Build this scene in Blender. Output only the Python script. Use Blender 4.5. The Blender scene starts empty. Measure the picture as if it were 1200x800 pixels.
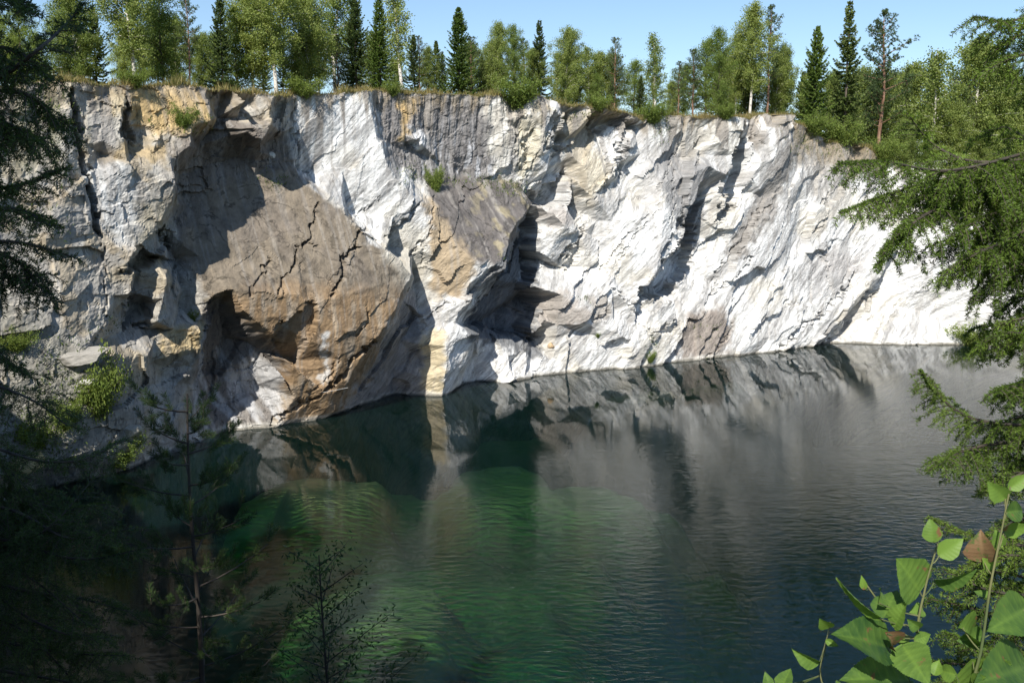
import bpy, math, random
import numpy as np
from mathutils import Vector, Matrix
from mathutils.geometry import delaunay_2d_cdt

rad = math.radians
scene = bpy.context.scene
COL = scene.collection
random.seed(7)
RNG = np.random.default_rng(11)

# ------------------------------------------------------------------ camera
FPX = 1150.0            # focal length in pixels of the 1200 px wide photograph
EYE = 17.3              # eye height over the water
PITCH = rad(8.75)
cam_d = bpy.data.cameras.new('camera')
cam_d.lens = FPX / 1200 * 36
cam_d.clip_start = 0.05
cam_d.clip_end = 3000
cam = bpy.data.objects.new('camera', cam_d)
cam.location = (0, 0, EYE)
cam.rotation_euler = (math.pi / 2 - PITCH, 0, 0)
COL.objects.link(cam)
scene.camera = cam

# ------------------------------------------------------------------ sky, sun, exposure
SUN_AZ = rad(17)        # degrees to the left of straight behind the camera
SUN_EL = rad(41)
SUN = Vector((-math.sin(SUN_AZ) * math.cos(SUN_EL), -math.cos(SUN_AZ) * math.cos(SUN_EL), math.sin(SUN_EL)))
world = bpy.data.worlds.new('World')
scene.world = world
world.use_nodes = True
wn = world.node_tree.nodes
sky = wn.new('ShaderNodeTexSky')
sky.sky_type = 'NISHITA'
sky.sun_disc = False
sky.sun_elevation = SUN_EL
sky.sun_rotation = math.atan2(SUN.x, SUN.y)
sky.air_density = 1.0
sky.dust_density = 0.1
sky.ozone_density = 3.5
world.node_tree.links.new(sky.outputs[0], wn['Background'].inputs[0])
wn['Background'].inputs[1].default_value = 0.10
sun_d = bpy.data.lights.new('sun', 'SUN')
sun_d.energy = 4.8
sun_d.angle = rad(0.53)
sun_d.color = (1.0, 0.95, 0.87)
sun = bpy.data.objects.new('sun', sun_d)
sun.rotation_euler = SUN.to_track_quat('Z', 'Y').to_euler()
sun.location = (-40, -60, 70)
COL.objects.link(sun)
scene.view_settings.view_transform = 'Standard'
scene.view_settings.look = 'None'
scene.view_settings.gamma = 1
scene.view_settings.exposure = 0.5
scene.cycles.max_bounces = 5
scene.cycles.diffuse_bounces = 2
scene.cycles.glossy_bounces = 2
scene.cycles.transparent_max_bounces = 6

# ------------------------------------------------------------------ helpers
def ray(px, py):
    x = (px - 600) / FPX; y = (400 - py) / FPX
    return np.array([x, math.cos(PITCH) + y * math.sin(PITCH), -math.sin(PITCH) + y * math.cos(PITCH)])

def at(px, py, depth):
    """world point seen at photograph pixel px, py at a distance depth (metres along Y)"""
    r = ray(px, py); t = depth / r[1]
    return Vector((r[0] * t, depth, EYE + r[2] * t))

def project(P):
    q = P - np.array([0, 0, EYE])
    f = q[:, 1] * math.cos(PITCH) - q[:, 2] * math.sin(PITCH)
    u = q[:, 1] * math.sin(PITCH) + q[:, 2] * math.cos(PITCH)
    return 600 + FPX * q[:, 0] / f, 400 - FPX * u / f

def tag(o, label=None, cat=None, group=None, kind=None):
    if label: o['label'] = label
    if cat: o['category'] = cat
    if group: o['group'] = group
    if kind: o['kind'] = kind
    return o

def np_mesh(name, V, Fc, smooth=False):
    V = np.asarray(V, np.float32); Fc = np.asarray(Fc, np.int32)
    m = bpy.data.meshes.new(name)
    k = Fc.shape[1]
    m.vertices.add(len(V)); m.vertices.foreach_set('co', V.ravel())
    m.loops.add(Fc.size); m.loops.foreach_set('vertex_index', Fc.ravel())
    m.polygons.add(len(Fc)); m.polygons.foreach_set('loop_start', np.arange(0, Fc.size, k, dtype=np.int32))
    m.update(calc_edges=True)
    m.polygons.foreach_set('use_smooth', np.full(len(Fc), smooth, bool))
    m.validate(clean_customdata=False)
    return m

def put(name, mesh, mat=None, parent=None, loc=(0, 0, 0)):
    o = bpy.data.objects.new(name, mesh)
    COL.objects.link(o)
    o.location = loc
    if mat and mesh and not mesh.materials: mesh.materials.append(mat)
    if parent: o.parent = parent
    return o

def empty(name, loc, rz=0, sc=1):
    o = bpy.data.objects.new(name, None)
    COL.objects.link(o)
    o.empty_display_size = 0.3
    o.location = loc; o.rotation_euler = (0, 0, rz); o.scale = (sc, sc, sc) if not hasattr(sc, '__len__') else sc
    return o

# -- noise in numpy
def _h(ix, iy, seed):
    h = (ix.astype(np.int64) * 374761393 + iy.astype(np.int64) * 668265263 + seed * 982451653) & 0xFFFFFFFF
    h = ((h ^ (h >> 13)) * 1274126177) & 0xFFFFFFFF
    h = ((h ^ (h >> 16)) * 2246822519) & 0xFFFFFFFF
    return ((h ^ (h >> 15)) & 0xFFFFFF) / float(0xFFFFFF)

def noise(x, y, seed=0):
    x = np.asarray(x, float); y = np.asarray(y, float)
    ix = np.floor(x); iy = np.floor(y); fx = x - ix; fy = y - iy
    u = fx * fx * fx * (fx * (fx * 6 - 15) + 10); v = fy * fy * fy * (fy * (fy * 6 - 15) + 10)
    def g(a, b):
        an = _h(ix + a, iy + b, seed) * 6.28318
        return np.cos(an) * (fx - a) + np.sin(an) * (fy - b)
    return ((g(0, 0) * (1 - u) + g(1, 0) * u) * (1 - v) + (g(0, 1) * (1 - u) + g(1, 1) * u) * v) * 1.5

def fbm(x, y, seed=0, octaves=4, gain=0.5):
    t = 0; a = 1
    for k in range(octaves):
        t = t + a * noise(x * 2 ** k, y * 2 ** k, seed + k * 17); a *= gain
    return t

def facets(x, y, seed, tilt=1.0):
    """broken rock: every cell is a plane with its own offset and tilt; also returns the distance to the cell's edge"""
    ix = np.floor(x); iy = np.floor(y)
    b1 = np.full(x.shape, 9.0); b2 = np.full(x.shape, 9.0); val = np.zeros(x.shape)
    for a in (-1, 0, 1):
        for b in (-1, 0, 1):
            cx = ix + a; cy = iy + b
            sx = cx + 0.1 + 0.8 * _h(cx, cy, seed); sy = cy + 0.1 + 0.8 * _h(cx, cy, seed + 1)
            d = np.hypot(x - sx, y - sy)
            v = (_h(cx, cy, seed + 2) - .5) + tilt * ((_h(cx, cy, seed + 3) - .5) * (x - sx) + (_h(cx, cy, seed + 4) - .5) * (y - sy))
            near = d < b1
            b2 = np.where(near, b1, np.minimum(b2, d)); val = np.where(near, v, val); b1 = np.where(near, d, b1)
    return val, b2 - b1

def poly_sd(px, py, poly):
    """signed distance to a polygon, positive inside"""
    P = np.array(poly, float); Q = np.roll(P, -1, 0)
    dm = np.full(px.shape, 1e9); ins = np.zeros(px.shape, bool)
    for (x0, y0), (x1, y1) in zip(P, Q):
        ex, ey = x1 - x0, y1 - y0
        t = np.clip(((px - x0) * ex + (py - y0) * ey) / (ex * ex + ey * ey + 1e-9), 0, 1)
        dm = np.minimum(dm, np.hypot(px - x0 - t * ex, py - y0 - t * ey))
        c = ((y0 > py) != (y1 > py)) & (px < (x1 - x0) * (py - y0) / (y1 - y0 + 1e-12) + x0)
        ins ^= c
    return np.where(ins, dm, -dm)

def line_dist(px, py, pts):
    dm = np.full(px.shape, 1e9)
    for (x0, y0), (x1, y1) in zip(pts[:-1], pts[1:]):
        ex, ey = x1 - x0, y1 - y0
        t = np.clip(((px - x0) * ex + (py - y0) * ey) / (ex * ex + ey * ey + 1e-9), 0, 1)
        dm = np.minimum(dm, np.hypot(px - x0 - t * ex, py - y0 - t * ey))
    return dm

# -- materials
def mat_new(name):
    m = bpy.data.materials.new(name); m.use_nodes = True
    nt = m.node_tree
    return m, nt, nt.nodes, nt.links, nt.nodes['Principled BSDF']

def nd(nt, t, **kw):
    n = nt.nodes.new(t)
    for k, v in kw.items():
        if k.startswith('i_'):
            key = k[2:]
            n.inputs[int(key) if key.isdigit() else key].default_value = v
        else: setattr(n, k, v)
    return n

def rock_mat():
    m, nt, N, L, B = mat_new('quarry_marble')
    a = nd(nt, 'ShaderNodeAttribute', attribute_name='stone')
    tc = nd(nt, 'ShaderNodeTexCoord')
    n1 = nd(nt, 'ShaderNodeTexNoise', i_Scale=1.3, i_Detail=8, i_Roughness=.65)
    n2 = nd(nt, 'ShaderNodeTexNoise', i_Scale=9, i_Detail=6, i_Roughness=.7)
    L.new(tc.outputs['Object'], n1.inputs['Vector']); L.new(tc.outputs['Object'], n2.inputs['Vector'])
    r1 = nd(nt, 'ShaderNodeMapRange', i_1=.3, i_2=.7, i_3=.78, i_4=1.12)
    r2 = nd(nt, 'ShaderNodeMapRange', i_1=.3, i_2=.7, i_3=.82, i_4=1.1)
    L.new(n1.outputs['Fac'], r1.inputs[0]); L.new(n2.outputs['Fac'], r2.inputs[0])
    bd = nd(nt, 'ShaderNodeAttribute', attribute_name='bed')
    n3 = nd(nt, 'ShaderNodeTexNoise', i_Scale=1.0, i_Detail=7, i_Roughness=.68)
    L.new(bd.outputs['Vector'], n3.inputs['Vector'])
    r3 = nd(nt, 'ShaderNodeMapRange', i_1=.32, i_2=.55, i_3=.60, i_4=1.04); L.new(n3.outputs['Fac'], r3.inputs[0])
    mp4 = nd(nt, 'ShaderNodeMapping'); mp4.inputs['Scale'].default_value = (.45, .55, 1); mp4.inputs['Location'].default_value = (13, 5, 0); L.new(bd.outputs['Vector'], mp4.inputs[0])
    n4 = nd(nt, 'ShaderNodeTexNoise', i_Scale=1.0, i_Detail=5, i_Roughness=.6, i_Distortion=.5); L.new(mp4.outputs[0], n4.inputs['Vector'])
    s4 = nd(nt, 'ShaderNodeMath', operation='SUBTRACT', i_1=.5); L.new(n4.outputs['Fac'], s4.inputs[0])
    a4 = nd(nt, 'ShaderNodeMath', operation='ABSOLUTE'); L.new(s4.outputs[0], a4.inputs[0])
    r4 = nd(nt, 'ShaderNodeMapRange', i_1=.004, i_2=.028, i_3=.42, i_4=1.0); L.new(a4.outputs[0], r4.inputs[0])   # thin dark seams along the bedding
    mk = nd(nt, 'ShaderNodeMapRange', i_1=.42, i_2=.56); L.new(n1.outputs['Fac'], mk.inputs[0])
    x4 = nd(nt, 'ShaderNodeMix'); x4.inputs[2].default_value = 1.0; L.new(mk.outputs[0], x4.inputs[0]); L.new(r4.outputs[0], x4.inputs[3])
    m00 = nd(nt, 'ShaderNodeMath', operation='MULTIPLY'); L.new(r1.outputs[0], m00.inputs[0]); L.new(x4.outputs[0], m00.inputs[1])
    m0 = nd(nt, 'ShaderNodeMath', operation='MULTIPLY'); L.new(m00.outputs[0], m0.inputs[0]); L.new(r3.outputs[0], m0.inputs[1])
    mu = nd(nt, 'ShaderNodeMath', operation='MULTIPLY'); L.new(m0.outputs[0], mu.inputs[0]); L.new(r2.outputs[0], mu.inputs[1])
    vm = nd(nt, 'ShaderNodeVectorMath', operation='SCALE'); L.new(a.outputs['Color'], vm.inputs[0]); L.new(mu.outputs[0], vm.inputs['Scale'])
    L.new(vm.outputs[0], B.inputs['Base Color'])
    B.inputs['Roughness'].default_value = .82
    B.inputs['Specular IOR Level'].default_value = .3
    b = nd(nt, 'ShaderNodeBump', i_Strength=.25, i_Distance=.04)
    ad = nd(nt, 'ShaderNodeMath', operation='ADD'); L.new(n3.outputs['Fac'], ad.inputs[0]); L.new(n2.outputs['Fac'], ad.inputs[1])
    L.new(ad.outputs[0], b.inputs['Height']); L.new(b.outputs[0], B.inputs['Normal'])
    return m

def soil_mat(name, c1, c2, scale=2.0):
    m, nt, N, L, B = mat_new(name)
    tc = nd(nt, 'ShaderNodeTexCoord')
    n1 = nd(nt, 'ShaderNodeTexNoise', i_Scale=scale, i_Detail=8, i_Roughness=.7)
    L.new(tc.outputs['Object'], n1.inputs['Vector'])
    cr = nd(nt, 'ShaderNodeValToRGB'); cr.color_ramp.elements[0].color = (*c1, 1); cr.color_ramp.elements[1].color = (*c2, 1)
    cr.color_ramp.elements[0].position = .35; cr.color_ramp.elements[1].position = .65
    L.new(n1.outputs['Fac'], cr.inputs[0]); L.new(cr.outputs[0], B.inputs['Base Color'])
    B.inputs['Roughness'].default_value = .9
    b = nd(nt, 'ShaderNodeBump', i_Strength=.6, i_Distance=.1); L.new(n1.outputs['Fac'], b.inputs['Height']); L.new(b.outputs[0], B.inputs['Normal'])
    return m

def leaf_mat(name, dark, light, trans=.35, rough=.55, blotch=None):
    """leaf colour runs dark..light by the leaf's own 'tone' and a little by the plant"""
    m, nt, N, L, B = mat_new(name)
    a = nd(nt, 'ShaderNodeAttribute', attribute_name='tone')
    oi = nd(nt, 'ShaderNodeObjectInfo')
    mr = nd(nt, 'ShaderNodeMapRange', i_3=-.22, i_4=.22); L.new(oi.outputs['Random'], mr.inputs[0])
    ad = nd(nt, 'ShaderNodeMath', operation='ADD', use_clamp=True); L.new(a.outputs['Fac'], ad.inputs[0]); L.new(mr.outputs[0], ad.inputs[1])
    mx = nd(nt, 'ShaderNodeMix', data_type='RGBA'); mx.inputs[6].default_value = (*dark, 1); mx.inputs[7].default_value = (*light, 1)
    L.new(ad.outputs[0], mx.inputs[0])
    if blotch:                              # withered patches
        tc = nd(nt, 'ShaderNodeTexCoord'); nz = nd(nt, 'ShaderNodeTexNoise', i_Scale=blotch[0], i_Detail=5, i_Roughness=.6); L.new(tc.outputs['Object'], nz.inputs['Vector'])
        mr2 = nd(nt, 'ShaderNodeMapRange', i_1=blotch[1], i_2=blotch[1] + .06); L.new(nz.outputs['Fac'], mr2.inputs[0])
        m2 = nd(nt, 'ShaderNodeMix', data_type='RGBA'); m2.inputs[7].default_value = (*blotch[2], 1); L.new(mr2.outputs[0], m2.inputs[0]); L.new(mx.outputs[2], m2.inputs[6]); mx = m2
    L.new(mx.outputs[2], B.inputs['Base Color'])
    B.inputs['Roughness'].default_value = rough
    B.inputs['Specular IOR Level'].default_value = .25
    t = nd(nt, 'ShaderNodeBsdfTranslucent')
    hs = nd(nt, 'ShaderNodeHueSaturation', i_Saturation=1.15, i_Value=1.3, i_Hue=.49); L.new(mx.outputs[2], hs.inputs['Color']); L.new(hs.outputs[0], t.inputs[0])
    ms = nd(nt, 'ShaderNodeMixShader', i_0=trans); L.new(B.outputs[0], ms.inputs[1]); L.new(t.outputs[0], ms.inputs[2])
    L.new(ms.outputs[0], N['Material Output'].inputs[0])
    return m

def bark_mat(name, c1, c2, scale=6, stretch=(1, 1, .25), lo=.4, hi=.6):
    m, nt, N, L, B = mat_new(name)
    tc = nd(nt, 'ShaderNodeTexCoord'); mp = nd(nt, 'ShaderNodeMapping'); mp.inputs['Scale'].default_value = stretch
    L.new(tc.outputs['Object'], mp.inputs[0])
    n1 = nd(nt, 'ShaderNodeTexNoise', i_Scale=scale, i_Detail=5); L.new(mp.outputs[0], n1.inputs['Vector'])
    cr = nd(nt, 'ShaderNodeValToRGB'); cr.color_ramp.elements[0].color = (*c1, 1); cr.color_ramp.elements[1].color = (*c2, 1)
    cr.color_ramp.elements[0].position = lo; cr.color_ramp.elements[1].position = hi
    L.new(n1.outputs['Fac'], cr.inputs[0]); L.new(cr.outputs[0], B.inputs['Base Color'])
    B.inputs['Roughness'].default_value = .85
    b = nd(nt, 'ShaderNodeBump', i_Strength=.5, i_Distance=.02); L.new(n1.outputs['Fac'], b.inputs['Height']); L.new(b.outputs[0], B.inputs['Normal'])
    return m

M = dict(
    rock=rock_mat(),
    turf=soil_mat('dry_turf', (.10, .085, .04), (.24, .18, .09), 1.2),
    bank=soil_mat('mossy_bank', (.05, .06, .02), (.12, .10, .06), 1.5),
    birch=leaf_mat('birch_leaf', (.11, .165, .038), (.32, .37, .105), .4),
    willow=leaf_mat('shrub_leaf', (.08, .135, .025), (.24, .30, .07), .4),
    spruce=leaf_mat('spruce_needle', (.04, .075, .022), (.16, .205, .055), .25),
    yspruce=leaf_mat('young_spruce_needle', (.05, .10, .02), (.17, .24, .05), .25),
    pine=leaf_mat('pine_needle', (.045, .085, .032), (.16, .20, .08), .25),
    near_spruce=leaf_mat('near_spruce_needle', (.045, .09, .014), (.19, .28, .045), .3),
    shade_spruce=leaf_mat('shade_spruce_needle', (.02, .045, .016), (.10, .15, .04), .25),  # needle green darkened to carry the shade on the left foreground plants
    alder=leaf_mat('alder_leaf', (.03, .08, .022), (.17, .28, .05), .35, .5, (34, .63, (.20, .11, .05))),
    dry=leaf_mat('withered_leaf', (.10, .045, .022), (.26, .17, .085), .3, .55, (45, .52, (.09, .13, .035))),
    grass=leaf_mat('dry_grass', (.10, .12, .03), (.36, .28, .12), .3),
    moss=leaf_mat('green_moss', (.05, .09, .015), (.18, .24, .04), .3),
    birchbark=bark_mat('birch_bark', (.05, .045, .04), (.62, .58, .52), 5, (1, 1, 1.6), .36, .44),
    bark=bark_mat('grey_bark', (.05, .04, .03), (.14, .11, .085)),
    pinebark=bark_mat('pine_bark', (.12, .06, .035), (.28, .17, .11)),
    darkbark=bark_mat('dark_bark', (.03, .024, .018), (.075, .06, .045)),
    stem=bark_mat('young_stem', (.07, .10, .03), (.16, .16, .065), 20),
    rope=bark_mat('pale_rope', (.5, .5, .48), (.7, .7, .66), 30),
)

# ================================================================== THE CLIFF
P0 = np.array([-18.5, 71.0])
EV = np.array([.82, .572]); EV /= np.linalg.norm(EV)      # along the wall, to the right and away
NV = np.array([EV[1], -EV[0]])                            # out of the wall, towards the water
def atd(px, py, d):
    """wall coordinates (s, z) of the point seen at a pixel, d metres in front of the mean wall plane"""
    r = ray(px, py)
    t = (d + P0 @ NV) / (r[:2] @ NV); p = t * r
    return p[:2] @ EV - P0 @ EV, p[2] + EYE
def wall_xyz(s, z, d):
    return np.stack([P0[0] + EV[0] * s + NV[0] * d, P0[1] + EV[1] * s + NV[1] * d, z], -1)
def wl(px, py):
    r = ray(px, py); t = -EYE / r[2]; p = t * r[:2] - P0
    return p @ EV, 0.0, p @ NV

CP = []                      # control points s, z, d
RIM = []
def c(*pts):
    for px, py, d in pts:
        s, z = atd(px, py, d); CP.append((s, z, d))
def w(*pts):
    for px, py in pts:
        s, z, d = wl(px, py); CP.append((s, 0., d)); CP.append((s, -4., d + .6)); CP.append((s, -13., d + 2.5))
def rim(*pts):
    for px, py, d in pts:
        s, z = atd(px, py, d); CP.append((s, z, d)); CP.append((s, z + 4, d - 1)); RIM.append((s, z, d))

# rim, left to right (pixel x, pixel y, metres in front of the mean plane)
rim((-160, 90, 10), (-60, 100, 7), (0, 104, 5.5), (40, 98, 4.6), (80, 93, 4.4), (108, 97, 4.2), (128, 98, 3.2), (148, 100, 2.6), (190, 101, 1.6), (240, 105, .6),
    (270, 107, -.4), (300, 110, -.2), (322, 113, -.6), (345, 114, -3.2), (390, 108, -3.8), (432, 105, -3.8), (448, 108, -5.2), (500, 108, -5.8),
    (555, 110, -5.4), (580, 110, -5.0), (605, 120, -5.4), (625, 113, -4.6), (655, 121, -4.4), (690, 127, -4.6), (735, 130, -4.2), (752, 142, -4.8),
    (775, 133, -4.6), (800, 135, -4.0), (842, 137, -3.0), (868, 139, -2.8), (885, 139, -3.8), (902, 132, -3.4), (925, 136, -3.2), (948, 152, -3.4),
    (975, 166, -3.2), (1005, 168, -2.6), (1045, 182, -1), (1085, 200, 2), (1140, 210, 7), (1230, 215, 14), (1340, 220, 22))
w((20, 576), (100, 562), (150, 548), (180, 536), (215, 525), (260, 505), (320, 500), (380, 490), (410, 478), (430, 471), (462, 462), (489, 462), (516, 464), (545, 452), (560, 447), (600, 447),
  (625, 440), (680, 435), (750, 430), (800, 424), (850, 418), (903, 412), (945, 407), (962, 402.5), (1000, 402.5), (1030, 404), (1080, 404), (1130, 404), (1200, 408), (1320, 415))
# far left wall, then the pillar left of the dark cleft
c((-60, 240, 8.5), (-60, 400, 10.5), (0, 200, 6.5), (0, 300, 7.5), (0, 400, 8.3), (0, 480, 9.2), (0, 560, 10.2), (35, 180, 5.6), (40, 300, 7), (45, 390, 8.0), (55, 470, 8.8), (60, 540, 9.0))
c((84, 115, 5.0), (78, 170, 5.4), (74, 240, 6.2), (70, 330, 6.9), (80, 400, 7.8), (88, 460, 8.4), (100, 530, 8.6))
# pillar right of the cleft: top block, tan ledge, lower block
c((100, 115, 4.0), (118, 118, 3.6), (140, 128, 3.9), (142, 150, 4.1), (120, 165, 4.3), (98, 168, 4.4), (148, 155, 2.6), (152, 168, 2.4))
c((115, 178, 3.5), (160, 172, 3.0), (180, 180, 3.7), (198, 188, 4.2), (150, 188, 4.7), (112, 190, 4.2), (202, 215, 4.4), (198, 238, 4.1), (185, 262, 4.4), (165, 285, 4.9), (150, 300, 5.4), (118, 270, 5.2), (112, 230, 4.8))
c((205, 240, 1.0), (195, 270, 1.2), (178, 300, 2.6), (160, 318, 3.6), (128, 322, 5.2), (155, 318, 5.0), (188, 298, 4.4), (194, 322, 5.0), (192, 350, 5.0), (183, 378, 4.8), (152, 345, 5.3), (130, 345, 5.6), (122, 380, 6.2))
c((150, 352, 3.4), (168, 362, 3.0), (180, 388, 2.8), (146, 385, 3.8), (120, 400, 5.2), (98, 410, 8.0), (126, 412, 7.0), (148, 418, 6.0), (172, 416, 5.2), (168, 440, 5.5), (158, 470, 5.9), (140, 480, 6.8), (128, 455, 7.4))
c((175, 425, 3.4), (190, 440, 2.4), (205, 450, 2.2), (200, 490, 3.0), (178, 505, 4.6), (160, 520, 6.2))
# tan blocks in the gully
c((205, 305, .6), (215, 340, 1.4), (222, 310, 1.8), (238, 345, 2.4), (232, 380, 2.2), (185, 393, 3.6), (205, 386, 3.4), (234, 386, 3.3), (235, 405, 3.0), (205, 414, 3.5), (197, 430, 2.4), (228, 428, 2.2), (212, 360, 1.2))
c((225, 450, .6), (240, 420, .4), (245, 460, -.6), (230, 500, 1.2))
# sandy top and the shaded overhang beneath it
c((165, 125, 2.8), (200, 130, 2.6), (235, 130, 2.4), (190, 152, 3.0), (222, 150, 3.0), (246, 142, 2.6), (205, 185, 3.3), (222, 170, 3.2), (203, 196, 3.2), (190, 175, 3.1))
c((255, 140, -1.6), (262, 112, -1.5), (275, 120, -1.8), (278, 135, -1.0), (232, 175, -1.6), (212, 205, -1.4), (205, 225, -.6), (250, 190, -2.8), (280, 185, -2.8), (220, 240, -1.0))
c((285, 118, .9), (318, 122, .9), (318, 145, .7), (305, 165, .5), (285, 155, .4), (270, 158, -.8), (290, 170, -1.6), (325, 130, -2.6), (332, 160, -3.4), (320, 185, -3.4), (310, 170, -2.8), (296, 172, -1.4), (308, 178, -1.5), (300, 188, -2.0))
# great brown slab, leaning out downwards, with its sharp right-hand ridge
c((262, 215, -2.0), (300, 205, -2.4), (330, 200, -2.6), (345, 212, -2.4), (362, 216, -2.2), (250, 260, -.1), (300, 260, -.6), (350, 255, -.6), (380, 236, -1.1), (402, 252, -.6), (425, 272, .1), (450, 292, .6), (470, 308, .9), (482, 322, .9),
  (215, 300, .9), (235, 300, 1.3), (300, 310, 1.4), (350, 310, 1.5), (400, 305, 1.4), (252, 345, 2.8), (275, 340, 2.9), (300, 342, 3.1), (350, 345, 3.0), (400, 345, 2.6), (440, 335, 2.0), (468, 332, 1.4))
c((470, 345, 1.6), (455, 378, 2.2), (438, 398, 2.2), (420, 420, 1.9), (405, 450, 1.5), (392, 480, .7))
c((285, 362, 3.0), (300, 375, 2.9), (318, 390, 2.6), (335, 385, 2.6), (350, 370, 2.9), (365, 358, 2.9), (368, 400, 2.5), (340, 425, 2.1), (330, 440, 1.8), (345, 465, 1.2), (380, 460, 1.6), (400, 420, 2.2), (400, 385, 2.7))
c((262, 365, .2), (268, 400, -1.6), (255, 440, -1.6), (250, 480, -1.2), (290, 400, -1.3), (305, 410, -.8), (300, 450, -1.4), (320, 430, -.4), (330, 420, .4), (318, 480, -.2))
# shaded flank right of the brown slab
c((488, 330, -3.4), (488, 370, -3.8), (488, 420, -3.9), (470, 400, -3.6), (460, 430, -4.0), (440, 440, -2.6), (425, 455, -2.2), (476, 352, -1.6))
# white wall between the slabs
c((345, 150, -3.4), (338, 190, -3.8), (362, 205, -4.2), (400, 150, -3.6), (440, 150, -3.4), (400, 200, -3.6), (430, 190, -3.2), (450, 185, -3.0), (462, 205, -2.9), (478, 225, -2.7), (492, 238, -2.5), (405, 245, -4.0), (440, 230, -3.0), (460, 255, -2.9), (452, 288, -3.8), (484, 318, -4.0), (480, 290, -2.9), (503, 262, -2.3))
c((446, 130, -5.2), (455, 170, -5.4), (468, 195, -5.4), (485, 215, -5.2), (500, 150, -6.0), (520, 190, -6.3), (550, 150, -5.9), (560, 180, -6.0), (545, 203, -6.5), (475, 160, -5.2), (490, 165, -5.0), (478, 176, -5.9))
# grey buttress: sloping roof, front face, overhung flank
c((505, 215, -5.4), (530, 212, -5.9), (560, 210, -6.0), (590, 212, -5.8), (615, 222, -5.3), (624, 238, -4.8), (505, 240, -3.2), (512, 262, -2.4), (530, 288, -1.5), (552, 304, -.9), (575, 312, -.7), (586, 312, -.8), (590, 290, -1.4), (600, 262, -2.6), (560, 260, -2.8), (612, 250, -3.6))
c((560, 318, -.8), (550, 332, -1.0), (545, 348, -1.3), (532, 366, -1.7), (528, 378, -2.0), (515, 378, -2.2), (500, 384, -2.7), (494, 370, -3.0), (490, 340, -3.0), (510, 300, -2.0), (520, 340, -1.9), (510, 360, -2.3), (500, 325, -2.4))
c((598, 305, -4.4), (592, 330, -4.6), (572, 350, -4.6), (556, 365, -4.8), (540, 380, -4.6), (625, 262, -6.4), (626, 300, -6.8), (626, 350, -7.0), (626, 395, -6.6), (600, 370, -6.6), (575, 385, -6.2), (600, 395, -5.9))
# pale pillar at the water, white ledges right of it
c((500, 388, -2.5), (515, 386, -1.6), (530, 388, -1.5), (556, 391, -1.9), (493, 402, -2.7), (517, 402, -1.4), (517, 435, -1.5), (490, 440, -3.2), (530, 420, -1.9), (545, 405, -2.2), (535, 445, -2.6), (562, 395, -4.4), (560, 420, -5.2))
c((566, 418, -5.0), (578, 398, -5.0), (600, 396, -5.2), (617, 398, -5.1), (616, 412, -4.6), (595, 418, -4.2), (578, 425, -4.4), (597, 430, -5.0), (618, 430, -5.4), (612, 440, -4.2))
# white ribs right of the buttress
c((590, 140, -5.2), (600, 160, -4.9), (615, 200, -5.2), (612, 155, -5.2), (622, 135, -4.4), (635, 150, -4.4), (632, 190, -4.6), (640, 140, -5.4), (648, 130, -4.2), (656, 140, -4.2), (650, 165, -4.8), (662, 135, -5.4), (660, 170, -5.6),
  (640, 200, -4.8), (645, 205, -6.6), (664, 202, -6.4), (662, 236, -6.8), (630, 236, -6.8), (625, 240, -5.0), (640, 242, -4.6), (663, 243, -4.8), (672, 210, -5.2), (668, 175, -5.2))
c((690, 133, -4.4), (688, 150, -5.8), (700, 152, -6.0), (715, 146, -5.6), (735, 138, -4.4), (733, 150, -4.6), (725, 185, -4.5), (716, 205, -4.6), (740, 150, -5.6), (730, 195, -5.5), (720, 212, -5.1), (705, 180, -5.2), (680, 190, -5.0), (690, 230, -4.8))
c((760, 150, -4.6), (750, 180, -4.8), (770, 190, -4.2), (800, 185, -4.2), (745, 230, -4.5), (700, 260, -4.8), (680, 275, -4.6), (660, 265, -4.2), (668, 290, -4.8), (640, 300, -5.0), (627, 290, -5.4), (660, 315, -5.6), (700, 310, -4.5), (720, 260, -4.1), (715, 322, -3.6))
c((772, 215, -3.2), (770, 250, -2.5), (768, 290, -2.2), (760, 320, -2.1), (738, 356, -2.6), (716, 335, -3.0), (735, 290, -3.0), (790, 210, -3.0), (803, 240, -2.7), (802, 262, -2.4), (792, 288, -2.2), (776, 302, -2.2))
c((780, 330, -4.0), (765, 345, -3.8), (745, 358, -3.4), (790, 310, -4.2), (800, 285, -4.0), (810, 262, -4.2), (812, 312, -4.6), (785, 350, -4.2), (820, 230, -3.9), (825, 280, -4.1), (812, 340, -3.6))
c((765, 356, -2.6), (785, 353, -2.3), (790, 375, -2.1), (770, 385, -2.3), (758, 365, -2.9), (745, 385, -2.6), (735, 410, -2.4), (750, 405, -2.3), (715, 360, -3.0), (718, 390, -2.9), (690, 345, -3.6), (692, 375, -3.4), (716, 362, -3.5), (672, 330, -4.4))
c((628, 335, -4.8), (655, 345, -3.9), (690, 378, -3.3), (640, 375, -4.6), (652, 380, -4.3), (672, 385, -4.4), (625, 410, -5.4), (650, 400, -4.6), (680, 410, -3.9), (645, 425, -4.6), (700, 395, -3.6), (730, 425, -2.7), (720, 410, -3.0))
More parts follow.
